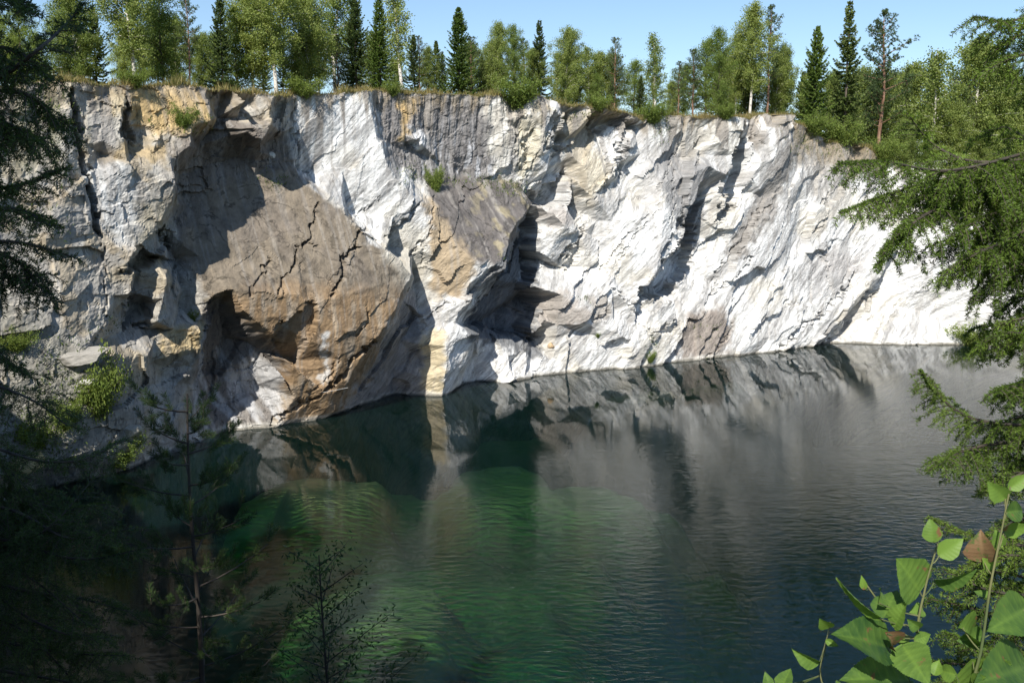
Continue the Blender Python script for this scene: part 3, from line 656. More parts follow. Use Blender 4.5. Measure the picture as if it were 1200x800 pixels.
for k in np.linspace(1.15, 0, 26):
    p = E_ * (1 - k) + F_ * k
    z = ZT * (1 - k); nn = 1.0 * fbm(p[:, 0] * .35, p[:, 1] * .35 + z * .3, 401, 4) * (min(1, k * 6))
    rows.append(np.column_stack([p + out * nn[:, None] * .6, z - .25 * abs(nn)]))
for b in (2, 5, 10, 20, 50, 120, 300):
    p = E_ + out * b
    rows.append(np.column_stack([p, ZT + .25 * fbm(p[:, 0] * .2, p[:, 1] * .2, 403, 3) + .01 * b]))
R_ = np.stack(rows, 1); i2 = np.arange(R_.shape[0] * R_.shape[1]).reshape(R_.shape[:2])
rq = np.stack([i2[:-1, :-1], i2[:-1, 1:], i2[1:, 1:], i2[1:, :-1]], -1).reshape(-1, 4)
tag(put('near_bank', np_mesh('near_bank', R_.reshape(-1, 3), rq, True), M['bank']), kind='structure')
# ================================================================== PLANTS
class Geo:
    """collects tubes and leaf blades, builds one mesh"""
    def __init__(s): s.v = []; s.f = []; s.t = []; s.n = 0
    def add(s, V, Fc, tone=None):
        V = np.asarray(V, float); Fc = np.asarray(Fc, int)
        s.v.append(V); s.f.append(Fc + s.n); s.n += len(V)
        s.t.append(np.full(len(V), .5) if tone is None else tone)
    def tube(s, pts, radii, sides=6):
        P = np.array([tuple(p) for p in pts], float); k = len(P)
        T = np.gradient(P, axis=0); T /= np.linalg.norm(T, axis=1)[:, None] + 1e-9
        ref = np.where(np.abs(T[:, 2:3]) > .9, np.array([[1., 0, 0]]), np.array([[0, 0, 1.]]))
        A = np.cross(T, ref); A /= np.linalg.norm(A, axis=1)[:, None] + 1e-9; B = np.cross(T, A)
        an = np.arange(sides) / sides * 6.28318
        r = np.asarray(radii, float)[:, None, None]
        V = (P[:, None] + r * (np.cos(an)[None, :, None] * A[:, None] + np.sin(an)[None, :, None] * B[:, None])).reshape(-1, 3)
        i = np.arange(k * sides).reshape(k, sides); j = np.roll(i, -1, 1)
        Fc = np.stack([i[:-1], j[:-1], j[1:], i[1:]], -1).reshape(-1, 4)
        s.add(V, Fc)
    def blades(s, Cc, A, B, tone):
        """rhombic leaves: centre, half length vector, half width vector"""
        N = len(Cc)
        V = np.stack([Cc - A, Cc + B - .1 * A, Cc + A, Cc - B - .1 * A], 1).reshape(-1, 3)
        s.add(V, np.arange(4 * N).reshape(-1, 4), np.repeat(tone, 4))
    def mesh(s, name, smooth=False):
        m = np_mesh(name, np.concatenate(s.v), np.concatenate(s.f), smooth)
        a = m.attributes.new('tone', 'FLOAT', 'POINT')
        a.data.foreach_set('value', np.concatenate(s.t).astype(np.float32))
        return m

def unit(v): return v / (np.linalg.norm(v, axis=-1, keepdims=True) + 1e-9)
def rdir(rg, n): return unit(rg.normal(size=(n, 3)))
def leaf_cloud(g, rg, centres, spread, per, size, droop=.5, tone=(.5, .22)):
    """leaves scattered about every centre, mostly hanging"""
    Cc = np.repeat(centres, per, 0) + rg.normal(size=(len(centres) * per, 3)) * spread
    n = len(Cc)
    A = unit(rdir(rg, n) + np.array([0, 0, -droop]))
    B = unit(np.cross(A, rdir(rg, n)))
    L = size * rg.uniform(.7, 1.25, n)[:, None]
    tn = np.clip(np.repeat(rg.normal(tone[0], tone[1] * .6, len(centres)), per) + rg.normal(0, tone[1], n), 0, 1)
    g.blades(Cc, A * L * .5, B * L * .36, tn)

def birch(seed, h=10., R=2.0, low=.18, dense=1.0, bend=.25, leaf=.13, strands=True):
    rg = np.random.default_rng(seed)
    T = Geo(); Lm = Geo(); Cg = Geo()
    zz = np.linspace(-.4, h, 14)
    bx, by = rg.normal(0, bend, 2); ph = rg.uniform(0, 6)
    ax = lambda z: np.stack([bx * (z / h) ** 2 + .06 * np.sin(z * .9 + ph), by * (z / h) ** 2 + .06 * np.cos(z * .8 + ph), z], -1)
    r0 = .011 * h + .02
    T.tube(ax(zz), r0 * (1 - np.clip(zz / h, 0, 1)) ** .8 + .012, 8)
    cen = []
    nl = int(46 * dense)
    for k in range(nl):
        t = low + (1 - low) * (k + rg.uniform()) / nl
        prof = math.sin(math.pi * min(1, (t - low) / (1 - low) * .86 + .14)) ** .75
        L = R * prof * rg.uniform(.6, 1.15) + .25
        az = k * 2.4 + rg.uniform(-.5, .5); el = rad(rg.uniform(25, 60) + 25 * t)
        p = ax(np.array(t * h * .97)); d = np.array([math.cos(az) * math.cos(el), math.sin(az) * math.cos(el), math.sin(el)])
        pts = [p]
        for j in range(5):
            d = unit(d + np.array([math.cos(az) * .12, math.sin(az) * .12, -.16])); pts.append(pts[-1] + d * L / 4.2)
        pts = np.array(pts)
        Lm.tube(pts, np.linspace(r0 * .30 * (1 - t) + .014, .006, 6), 4)
        nn = int(7 + 7 * L)
        u = rg.uniform(.15, 1, nn) * 5; i = np.minimum(u.astype(int), 4); fr = (u - i)[:, None]
        q = pts[i] * (1 - fr) + pts[i + 1] * fr
        cen.append(q + rg.normal(size=q.shape) * .10)
        if strands:
            for m in range(int(3 + 2 * L)):
                b = q[rg.integers(len(q))]; Ls = rg.uniform(.3, .9); ns = int(Ls / .16) + 1
                cen.append(b + np.stack([rg.normal(0, .05, ns), rg.normal(0, .05, ns), -np.linspace(.1, Ls, ns)], -1))
    leaf_cloud(Cg, rg, np.concatenate(cen), .19, 12 if dense >= .8 else 8, leaf, .7)
    return T.mesh('birch_trunk', True), Lm.mesh('birch_limbs'), Cg.mesh('birch_crown')

def spruce(seed, h=12., R=2.0, low=.04, sparse=1.0, full=.85):
    rg = np.random.default_rng(seed)
    T = Geo(); Lm = Geo(); Cg = Geo()
    zz = np.linspace(-.4, h, 12)
    T.tube(np.stack([.03 * np.sin(zz), .03 * np.cos(zz), zz], -1), (.012 * h) * (1 - np.clip(zz / h, 0, 1)) + .012, 8)
    z = low * h; Cc, A, tn = [], [], []
    while z < h * .985:
        t = z / h
        L0 = R * (1 - t) ** full + .08
        nb = int(rg.integers(5, 8)) if t < .9 else 5
        a0 = rg.uniform(0, 6.28)
        for k in range(nb):
            if rg.uniform() > sparse: continue
            az = a0 + k * 6.28 / nb + rg.normal(0, .15); L = L0 * rg.choice([rg.uniform(.7, 1.1), rg.uniform(.4, 1.3)])
            el = rad(-16 + 60 * t + rg.normal(0, 7))
            u = np.linspace(0, 1, 6); H = np.array([math.cos(az), math.sin(az), 0])
            pts = np.array([0, 0, z]) + H * (L * u * math.cos(el))[:, None] + np.array([0, 0, 1.]) * (L * (u * math.sin(el) + .22 * u ** 2.5 - .12 * np.sin(u * 3.1)))[:, None]
            Lm.tube(pts, np.linspace(.008 + .006 * L, .004, 6), 4)
            nt = int(10 + 26 * L)
            uu = np.sort(rg.uniform(.08, 1.0, nt)); ii = np.minimum((uu * 5).astype(int), 4); fr = (uu * 5 - ii)[:, None]
            q = pts[ii] * (1 - fr) + pts[ii + 1] * fr
            side = np.where(np.arange(nt) % 2 == 0, 1, -1)[:, None] * np.array([-H[1], H[0], 0])
            dr = unit(H * rg.uniform(.5, 1.1, nt)[:, None] + side * rg.uniform(.3, 1, nt)[:, None] + np.array([0, 0, 1.]) * rg.uniform(-.75, .1, nt)[:, None])
            ln = (.12 + .26 * (1 - uu) * min(1, L)) * rg.uniform(.7, 1.3, nt)
            Cc.append(q + dr * ln[:, None] * .5); A.append(dr * ln[:, None] * .62); tn.append(np.clip(rg.normal(.45, .2, nt) + .25 * (uu - .5), 0, 1))
        z += rg.uniform(.24, .42) * (1 - .35 * t)
    Cc = np.concatenate(Cc); A = np.concatenate(A); tn = np.concatenate(tn); n = len(Cc)
    for m in range(2):
        B = unit(np.cross(A, rdir(rg, n))) * rg.uniform(.034, .06, n)[:, None]
        Cg.blades(Cc + rg.normal(size=(n, 3)) * .02, A, B, tn)
    return T.mesh('spruce_trunk', True), Lm.mesh('spruce_limbs'), Cg.mesh('spruce_crown')

def pine(seed, h=12., R=2.0, low=.4, dense=1.0):
    rg = np.random.default_rng(seed)
    T = Geo(); Lm = Geo(); Cg = Geo()
    zz = np.linspace(-.4, h, 12)
    sx = rg.normal(0, .2)
    ax = lambda z: np.stack([sx * np.sin(z / h * 3), .08 * np.cos(z), z], -1)
    T.tube(ax(zz), (.012 * h) * (1 - np.clip(zz / h, 0, 1)) ** .7 + .014, 8)
    cen = []; dirs = []
    nl = int(44 * dense)
    for k in range(nl):
        t = low + (1 - low) * (k / nl)
        x = (t - low) / (1 - low)
        L = R * (math.sin(math.pi * (x * .8 + .2)) ** .8) * rg.uniform(.55, 1.2) + .15
        az = k * 2.4 + rg.normal(0, .4); el = rad(rg.uniform(-5, 30) + 30 * x)
        d = np.array([math.cos(az) * math.cos(el), math.sin(az) * math.cos(el), math.sin(el)])
        p = ax(np.array(t * h)); pts = [p]
        for j in range(4):
            d = unit(d + rg.normal(size=3) * .1 + np.array([0, 0, .10])); pts.append(pts[-1] + d * L / 4)
        pts = np.array(pts); Lm.tube(pts, np.linspace(.012 + .012 * L, .008, 5), 4)
        m = int(14 + 24 * L)
        u = rg.uniform(.35, 1.0, m) * 4; i = np.minimum(u.astype(int), 3); fr = (u - i)[:, None]
        q = pts[i] * (1 - fr) + pts[i + 1] * fr + rg.normal(size=(m, 3)) * np.array([.16, .16, .09]) * min(1, L)
        cen.append(q); dirs.append(np.repeat(d[None], m, 0))
    cen = np.concatenate(cen); dirs = np.concatenate(dirs); per = 11
    n = len(cen) * per
    A = unit(rdir(rg, n) + np.repeat(dirs, per, 0) * .7 + np.array([0, 0, .35])); L = rg.uniform(.09, .15, n)[:, None]
    Cc = np.repeat(cen, per, 0) + A * L * .5
    Cg.blades(Cc, A * L * .6, unit(np.cross(A, rdir(rg, n))) * .014, np.clip(np.repeat(rg.normal(.5, .15, len(cen)), per) + rg.normal(0, .15, n), 0, 1))
    return T.mesh('pine_trunk', True), Lm.mesh('pine_limbs'), Cg.mesh('pine_crown')

def bush(seed, h=2.5, R=1.4, leaf=.11, n=30, per=11):
    rg = np.random.default_rng(seed)
    St = Geo(); Cg = Geo(); cen = []
    for k in range(n):
        az = rg.uniform(0, 6.28); d = np.array([math.cos(az) * .45, math.sin(az) * .45, 1.]); p = np.array([rg.normal(0, .12), rg.normal(0, .12), -.2]); pts = [p]
        L = h * rg.uniform(.55, 1.1)
        for j in range(5):
            d = unit(d + np.array([math.cos(az), math.sin(az), 0]) * .16 * R / h * 1.7 + rg.normal(size=3) * .12); pts.append(pts[-1] + d * L / 5)
        pts = np.array(pts); St.tube(pts, np.linspace(.022, .006, 6), 4)
        m = int(13 * L / 1.5) + 5; u = rg.uniform(.12, 1, m) * 5; i = np.minimum(u.astype(int), 4); fr = (u - i)[:, None]
        cen.append(pts[i] * (1 - fr) + pts[i + 1] * fr + rg.normal(size=(m, 3)) * .14)
    leaf_cloud(Cg, rg, np.concatenate(cen), .13, per, leaf, .2)
    return St.mesh('bush_stems'), None, Cg.mesh('bush_crown')

PROTO = {}
def proto(kind, i):
    key = (kind, i)
    if key not in PROTO:
        sd = 1000 + 37 * i + sum(map(ord, kind))
        if kind == 'birch': PROTO[key] = (birch(sd, 10, [2.3, 2.0, 2.6][i], [.18, .26, .08][i], [1.15, 1.0, 1.4][i]), 10., 'birchbark', 'birchbark', 'birch', 'birch_tree')
        if kind == 'thin': PROTO[key] = (birch(sd, 10, [1.1, .9][i], [.35, .25][i], .5, .4, .15), 10., 'birchbark', 'birchbark', 'birch', 'birch_tree')
        if kind == 'decid': PROTO[key] = (birch(sd, 9, [2.6, 2.1][i], .06, 1.5, .2, .13, False), 9., 'bark', 'bark', 'willow', 'leafy_tree')
        if kind == 'spruce': PROTO[key] = (spruce(sd, 12, [2.8, 2.2, 3.0][i], [.05, .03, .02][i], [.85, .78, .9][i]), 12., 'bark', 'bark', 'spruce', 'spruce_tree')
        if kind == 'yspruce': PROTO[key] = (spruce(sd, 11, [2.4, 2.8][i], .03, 1, .8), 11., 'bark', 'bark', 'yspruce', 'spruce_tree')
        if kind == 'pine': PROTO[key] = (pine(sd, 11, [1.9, 2.2][i], [.35, .12][i]), 11., 'pinebark', 'pinebark', 'pine', 'pine_tree')
        if kind == 'bush': PROTO[key] = (bush(sd, 2.5, [1.3, 1.7][i]), 2.5, 'bark', 'bark', 'willow', 'leafy_shrub')
    return PROTO[key]

def plant(kind, i, loc, height, wide=1.0, label=None, group=None, lean=(0, 0), cat=None):
    (tr, lm, cr), hp, m1, m2, m3, nm = proto(kind, i)
    k = height / hp
    root = empty(nm, loc, random.uniform(0, 6.28), (k * wide, k * wide, k))
    root.rotation_euler = (lean[0], lean[1], root.rotation_euler[2])
    tag(root, label, cat or ('shrub' if kind == 'bush' else 'tree'), group)
    put('stems' if kind == 'bush' else 'trunk', tr, M[m1], root)
    if lm: put('limbs', lm, M[m2], root)
    put('crown', cr, M[m3], root)
    return root

G1 = 'trees along the cliff rim'
G2 = 'trees further back on the plateau'
# kind, prototype, pixel column, metres behind the rim, pixel row of the top, width, label
TREES = [
    ('decid', 0, 28, 3, 8, 1.0, 'bright leafy tree at the far left end of the cliff rim'),
    ('birch', 2, 92, 5, -25, 1.0, 'full birch between the leftmost leafy tree and the white trunked birch'),
    ('birch', 1, 158, 2.2, -60, 1.1, 'tall birch with bare white trunk on the left rim above the sandy patch'),
    ('decid', 1, 192, 4, -20, 1.0, 'dense dark leafy tree right of the tall white trunked birch'),
    ('pine', 0, 222, 6, -10, .8, 'slim pine standing left of the dark spruce on the left rim'),
    ('spruce', 0, 262, 4.5, -15, .9, 'dark spruce between two birch groups on the left rim'),
    ('birch', 0, 298, 5, -30, 1.0, 'pale green birch just right of the dark left spruce'),
    ('birch', 1, 323, 1.6, -50, 1.15, 'birch with bright white trunk foot above the dark overhang'),
    ('birch', 2, 362, 4, -45, .9, 'birch with several pale stems behind the rim shrub'),
    ('thin', 0, 392, 9, -20, 1.4, 'airy thin birch seen against the sky left of the tall dark spruce'),
    ('spruce', 2, 418, 5, -15, .95, 'tall blackish spruce above the left edge of the grey recess'),
    ('yspruce', 0, 446, 3.2, -5, 1.05, 'light green spruce in front of the blackish spruce'),
    ('thin', 1, 470, 1.6, -25, 1.2, 'bare slender birch with crooked white stem on the rim'),
    ('pine', 1, 492, 3, 42, .95, 'bushy low pine right of the bare slender birch'),
    ('yspruce', 1, 538, 3, 8, 1.15, 'broad pyramid shaped green spruce standing alone above the grey recess'),
    ('spruce', 0, 565, 5, 62, .8, 'low dark spruce tucked behind the broad green pyramid'),
    ('birch', 0, 583, 5, 26, .8, 'birch left of the rim shrub near the middle of the cliff'),
    ('decid', 0, 603, 3, 30, .7, 'olive green leafy tree at the middle of the rim'),
    ('spruce', 1, 632, 6, 22, 1.1, 'thin dark spruce spire at the middle of the rim'),
    ('birch', 2, 663, 3, 33, .95, 'sunlit pointed birch right of the thin spruce spire'),
    ('thin', 0, 690, 6, 54, 1.2, 'wispy birch between the sunlit pointed birch and a pine'),
    ('pine', 1, 720, 4, 44, .85, 'pine with uneven crown above the brown ledge'),
    ('decid', 1, 700, 2.5, 86, .8, 'small yellow green tree in front of the uneven pine'),
    ('thin', 1, 768, 3, 38, 1.2, 'almost leafless birch above the rim notch'),
    ('pine', 1, 795, 3, 72, .95, 'young blue green pine beside the almost leafless birch'),
    ('decid', 0, 842, 3, 34, .72, 'round crowned leafy tree left of the twin birch and pine'),
    ('birch', 0, 862, 5, 38, .8, 'birch behind the round crowned leafy tree'),
    ('birch', 1, 880, 2.6, 5, .95, 'slender white stemmed birch rising above the white slab'),
    ('pine', 0, 900, 4.5, 8, .85, 'tall pine close behind the slender white stemmed birch'),
    ('birch', 1, 920, 5, 52, .7, 'short birch left of the pair of tall spruces'),
    ('yspruce', 0, 955, 3, 30, 1.05, 'left one of the two pointed spruces on the right rim'),
    ('spruce', 1, 991, 3.5, -2, 1.0, 'tallest pointed spruce on the right rim'),
    ('pine', 0, 1030, 6, 14, 1.0, 'pine with flat spreading crown right of the tallest spruce'),
    ('spruce', 0, 1062, 8, 78, .8, 'lower spruce behind the flat crowned pine'),
    ('thin', 0, 1096, 6, 58, 1.2, 'thin birch among the trees behind the right hand spruce bough'),
    ('birch', 0, 1146, 5, 42, 1.1, 'leaning white trunked birch at the right end of the rim'),
    ('birch', 2, 1120, 4, 120, 1.1, 'low drooping birch left of the leaning white birch'),
    ('birch', 2, 1172, 5, 100, 1.1, 'drooping birch right of the leaning white birch'),
    ('decid', 0, 1205, 4, 92, 1.1, 'leafy tree at the right edge behind the spruce boughs'),
    ('birch', 0, 1060, 4, 140, 1.0, 'low birch on the sinking rim behind the right bough'),
    ('decid', 1, 1090, 2.5, 165, 1.2, 'round leafy tree on the sinking rim above the white wall'),
    ('birch', 2, 1150, 2.5, 160, 1.3, 'spreading low birch on the sinking rim at right'),
    ('spruce', 2, 1240, 5, 30, .9, 'spruce beyond the right edge of the rim'),
]
for kd, i, px, bk, top, wd, lab in TREES:
    p = rim_at(px, bk)
    r = ray(px, top); zt = EYE + r[2] * p.y / r[1]
    ln = (0, 0)
    if 'leaning' in lab: ln = (0, rad(5))
    plant(kd, i, p, zt - p.z, wd, lab, G1, ln)
# deeper rows, mostly hidden, that close the gaps between the rim trees
BACK = []
rb_ = np.random.default_rng(5)
for px in np.concatenate([np.arange(-20, 480, 23), np.arange(482, 930, 15), np.arange(935, 1230, 23)]):
    px = float(px + rb_.uniform(-8, 8)); row = int(px) % 3
    lo = np.interp(px, [0, 400, 480, 560, 800, 830, 930, 1010, 1100, 1200], [8, 22, 42, 45, 72, 52, 62, 82, 80, 55])
    BACK.append((px, [7, 11, 17][row] + rb_.uniform(-1.5, 2), lo + rb_.uniform(-8, 30), ['birch', 'birch', 'spruce', 'decid', 'birch', 'pine'][int(rb_.integers(6))]))
NEAR = sorted((t[2], t[6]) for t in TREES)
seen = {}
for k, (px, bk, top, kd) in enumerate(BACK):
    p = rim_at(px, bk); r = ray(px, top); zt = EYE + r[2] * p.y / r[1]
    lab0 = min(NEAR, key=lambda q: abs(q[0] - px))[1]
    nm = {'birch': 'green birch', 'spruce': 'dark spruce', 'decid': 'leafy tree', 'pine': 'bushy pine'}[kd]
    short = ' '.join(lab0.split()[:6]); key = nm + short
    seen[key] = seen.get(key, 0) + 1
    lab = ['%s in the row behind the %s', 'second %s in the row behind the %s', 'third %s in the row behind the %s', 'fourth %s in the row behind the %s', 'fifth %s in the row behind the %s'][seen[key] - 1] % (nm, short)
    lab = ' '.join(lab.split()[:16])
    plant(kd, 1 if kd == 'pine' else k % 2, p, zt - p.z, 1.15, lab, G2)
# shrubs on the rim and on the rock
def on_wall(px, py):
    k = np.argmin((PXF - px) ** 2 + (PYF - py) ** 2 + 1e6 * (ZZ.ravel() < 0))
    return Vector(cliff_v[k])
PXF, PYF = project(cliff_v)
SHRUBS = [
    (355, 112, 84, 1.4, 'bright green shrub at the foot of the pale stemmed birch on the rim'), (160, 98, 70, 1.0, 'green shrub at the foot of the tall white trunked birch'),
    (604, 124, 84, 1.2, 'dense green shrub hanging over the middle of the rim'), (765, 142, 106, .9, 'green shrub growing in the rim notch right of the brown ledge'), (990, 168, 132, 1.0, 'bright green shrub under the tallest spruce on the right rim'),
    (962, 150, 122, .9, 'green shrub under the left pointed spruce'), (460, 112, 92, 1.0, 'low shrub below the light green spruce on the rim'), (700, 126, 100, 1.0, 'low shrub on the grassy rim above the cream rock'),
    (850, 138, 118, 1.2, 'low shrub under the round crowned tree'), (1035, 182, 150, 1.2, 'shrub on the sinking right rim'), (510, 222, 190, .6, 'small sparse shrub rooted in the joint over the grey sloping roof'),
    (118, 480, 385, .5, 'slender green sapling against the pale rubble at left'), (140, 545, 500, 1.0, 'sunlit leafy bush at the left waterline'), (45, 520, 470, 1.0, 'dusty green bush on the left rubble slope'),
    (75, 500, 455, .8, 'bush at the foot of the left pillar'), (20, 410, 375, 1.0, 'small bush on the left wall ledge'), (762, 424, 408, .8, 'tiny green plant at the waterline beneath the smooth white slab'),
    (188, 280, 262, .6, 'tuft of green in the shaded gully beside the left pillar'), (228, 376, 360, .6, 'tuft of green on the tan block in the gully'), (65, 150, 125, 1.0, 'weedy shrub near the top of the left wall'),
    (215, 148, 118, .9, 'sparse olive shrub on the sandy patch'), (1140, 404, 370, 1.2, 'green shrub at the far right waterline'), (700, 395, 387, .9, 'tiny plant on the ledge over the right waterline'),
]
for k, (px, py, top, wd, lab) in enumerate(SHRUBS):
    p = on_wall(px, py); r = ray(px, top); zt = EYE + r[2] * p.y / r[1]
    plant('bush', k % 2, p, max(.3, zt - p.z), wd, lab, 'shrubs on the quarry rock')

# ------------------------------------------------------------------ grass on the rim (nobody could count it)
g = Geo(); rg = np.random.default_rng(77)
n = 34000
si = rg.uniform(0, NS - 1, n); i0 = si.astype(int)
back = np.abs(rg.normal(0, .9, n)) - .12
sg = svals[i0]; dg = rimD[i0]
dens = sm(fbm(sg * .22, sg * 0, 501, 3), -.35, .35)
ok = rg.uniform(size=n) < .25 + dens
sg, dg, back, i0 = sg[ok], dg[ok], back[ok], i0[ok]; n = len(sg)
Cc = wall_xyz(sg + rg.uniform(-.1, .1, n), zr[i0] - .12 + .12 * np.clip(back, 0, 1.4), dg - back)
hgt = rg.uniform(.2, .75, n) * (.6 + .8 * sm(fbm(sg * .5, sg * 0 + 4, 503, 2), -.3, .4))
A = unit(rg.normal(size=(n, 3)) * .38 + np.array([0, 0, 1.])) * hgt[:, None] * .5
g.blades(Cc + A * .8, A, unit(np.cross(A, rdir(rg, n))) * .022, np.clip(rg.normal(.55, .25, n) - .25 * noise(sg * .3, sg * 0 + 9, 505), 0, 1))
tag(put('rim_grass', g.mesh('rim_grass'), M['grass']), 'dry yellow green grass along the cliff edge', 'grass', kind='stuff')
# low weeds on ledges of the rock face
g = Geo()
spots = [(215, 145, 26, 14, 300), (600, 222, 22, 10, 420), (560, 212, 40, 6, 300), (480, 205, 12, 10, 160), (775, 150, 12, 14, 260), (55, 140, 30, 30, 500), (40, 240, 30, 40, 200), (945, 165, 25, 14, 400), (985, 178, 25, 10, 300),
         (830, 390, 22, 16, 160), (320, 215, 16, 10, 120), (70, 440, 45, 40, 700), (60, 530, 40, 25, 600), (690, 135, 30, 6, 260), (765, 405, 6, 10, 120), (685, 350, 8, 6, 60), (130, 380, 20, 20, 80), (590, 300, 12, 6, 60)]
Cc = []
for px, py, sx, sy, m in spots:
    for _ in range(m // 4):
        q = np.array(on_wall(rg.normal(px, sx * .6), rg.normal(py, sy * .6))); Cc.append(q + rg.normal(size=(4, 3)) * .12)
Cc = np.concatenate(Cc); n = len(Cc)
A = unit(rg.normal(size=(n, 3)) * .5 + np.array([NV[0] * .5, NV[1] * .5, .9])) * rg.uniform(.05, .16, n)[:, None]
g.blades(Cc + A * .8, A, unit(np.cross(A, rdir(rg, n))) * .03, np.clip(rg.normal(.5, .28, n), 0, 1))
tag(put('rock_weeds', g.mesh('rock_weeds'), M['moss']), 'sparse weeds and moss on ledges of the rock face', 'weeds', kind='stuff')

# ------------------------------------------------------------------ trees on the near bank, beside and behind the photographer
def bank_z(x, y):
    k = np.argmin((R_[..., 0] - x) ** 2 + (R_[..., 1] - y) ** 2); return float(R_.reshape(-1, 3)[k, 2])
for kd, i, x, y, h, lab in [('spruce', 2, -5.4, -4.6, 17, 'tall spruce behind the photographer, nearest the lake edge'), ('spruce', 0, -7.6, -3.5, 16, 'tall spruce left behind the photographer'), ('spruce', 2, -6.6, -9.0, 19, 'tall spruce furthest behind the photographer'),
                            ('birch', 2, -13, 8.5, 9, 'birch on the near left bank'), ('spruce', 0, -16.5, 12.5, 11, 'spruce on the near left bank'), ('birch', 0, -20.5, 17.5, 10, 'birch further along the left bank'),
                            ('spruce', 2, -23.5, 24, 11, 'broad spruce along the left bank'), ('birch', 2, -31, 30, 6, 'birch along the left bank towards the cliff'), ('spruce', 0, -44, 42, 6, 'spruce on the left bank close to the cliff'), ('spruce', 2, -10.5, 3.0, 13, 'spruce left of the photographer')]:
    plant(kd, i, (x, y, bank_z(x, y) - .2), h, .76 if y < 0 else 1.15, lab, 'trees on the near bank')

# ------------------------------------------------------------------ near boughs with real needles
def spline(pts, n):
    P = np.array([tuple(p) for p in pts], float); k = len(P)
    P = np.vstack([2 * P[0] - P[1], P, 2 * P[-1] - P[-2]])
    t = np.linspace(0, k - 1 - 1e-6, n); i = t.astype(int); f = (t - i)[:, None]
    a, b, c_, d = P[i], P[i + 1], P[i + 2], P[i + 3]
    return .5 * ((2 * b) + (c_ - a) * f + (2 * a - 5 * b + 4 * c_ - d) * f ** 2 + (3 * b - a - 3 * c_ + d) * f ** 3)

def needles(g, rg, pts, spacing, nl, nw, tone, up=.25):
    seg = np.diff(pts, axis=0); ln = np.linalg.norm(seg, axis=1); tot = ln.sum()
    n = max(4, int(tot / spacing))
    t = rg.uniform(0, tot, n); cs = np.concatenate([[0], np.cumsum(ln)]); i = np.clip(np.searchsorted(cs, t) - 1, 0, len(seg) - 1)
    q = pts[i] + seg[i] * ((t - cs[i]) / (ln[i] + 1e-9))[:, None]
    T = unit(seg[i])
    R = unit(np.cross(T, rdir(rg, n)))
    A = unit(T * .75 + R + np.array([0, 0, up])) * (nl * rg.uniform(.75, 1.15, n))[:, None] * .5
    g.blades(q + A, A, unit(np.cross(A, rdir(rg, n))) * nw, np.clip(rg.normal(tone, .16, n), 0, 1))

def bough(root, pts, rg, mat, bark, r0=.012, shoot=.34, hang=.5, gap=.034, spacing=.0045, nl=.017, nw=.0012, tone=.5, upright=.2):
    W = Geo(); Nn = Geo()
    P = spline(pts, 28)
    W.tube(P, np.linspace(r0, r0 * .22, len(P)), 6)
    L = np.linalg.norm(np.diff(P, axis=0), axis=1).sum()
    T = unit(np.gradient(P, axis=0)); up = np.array([0, 0, 1.])
    u = .10
    k = 0
    needles(Nn, rg, P[18:], spacing * .7, nl, nw, tone)
    while u < 1:
        i = min(27, int(u * 27)); tg = T[i]; sd = unit(np.cross(tg, up)) * (1 if k % 2 else -1)
        Ls = shoot * (1 - .72 * u ** 1.3) * rg.uniform(.55, 1.15)
        d = unit(tg * rg.uniform(.4, .8) + sd * rg.uniform(.5, .95) + up * rg.uniform(-.1, upright))
        s = [P[i]]
        for j in range(5):
            d = unit(d + np.array([0, 0, -hang * .38 * rg.uniform(.5, 1.4)]) + rg.normal(size=3) * .05); s.append(s[-1] + d * Ls / 5)
        s = np.array(s); W.tube(s, np.linspace(.0028, .0012, 6), 3)
        tn = tone + rg.normal(0, .1)
        needles(Nn, rg, s, spacing, nl, nw, tn)
        m = int(Ls / .034)
        for b in range(m):
            f = rg.uniform(.12, .92) * 5; j = min(4, int(f)); o = s[j] + (s[j + 1] - s[j]) * (f - j); tt_ = unit(s[j + 1] - s[j])
            dd = unit(tt_ * .8 + unit(np.cross(tt_, rdir(rg, 1)[0])) * .7 + np.array([0, 0, -hang * .35]))
            l2 = Ls * rg.uniform(.18, .42) * (1 - .5 * f / 5)
            s2 = np.stack([o, o + dd * l2 * .5, o + unit(dd + np.array([0, 0, -hang * .3])) * l2])
            W.tube(s2, [.0013, .0011, .0009], 3); needles(Nn, rg, s2, spacing, nl, nw, tn + .08)
        u += gap / L * rg.uniform(.7, 1.3); k += 1
    br = put('branch', W.mesh('branch'), bark, root)
    nd_ = put('needles', Nn.mesh('needles'), mat, br)
    nd_['kind'] = 'stuff'
    return br

def near_spruce(px_trunk, depth, zbase, ztop, label, boughs, seed, mat, **kw):
    rg = np.random.default_rng(seed)
    x = (px_trunk - 600) / FPX * depth
    root = empty('spruce_tree', (x, depth, zbase)); tag(root, label, 'tree')
    W = Geo(); zz = np.linspace(-.4, ztop - zbase, 12)
    W.tube(np.stack([.04 * np.sin(zz), .03 * np.cos(zz * .7), zz], -1), .11 * (1 - np.clip(zz / (ztop - zbase), 0, 1)) + .015, 10)
    put('trunk', W.mesh('spruce_trunk', True), M['darkbark'], root)
    o = np.array([x, depth, zbase])
    for bb in boughs:
        opts = dict(kw)
        if isinstance(bb[-1], dict): opts.update(bb[-1]); bb = bb[:-1]
        pts = []
        for j, q in enumerate(bb):
            dp = depth + (q[2] if len(q) > 2 else rg.uniform(-.25, .1) * j)
            pts.append(np.array(at(q[0], q[1], dp)) - o)
        bough(root, pts, rg, mat, M['darkbark'], **opts)
    return root

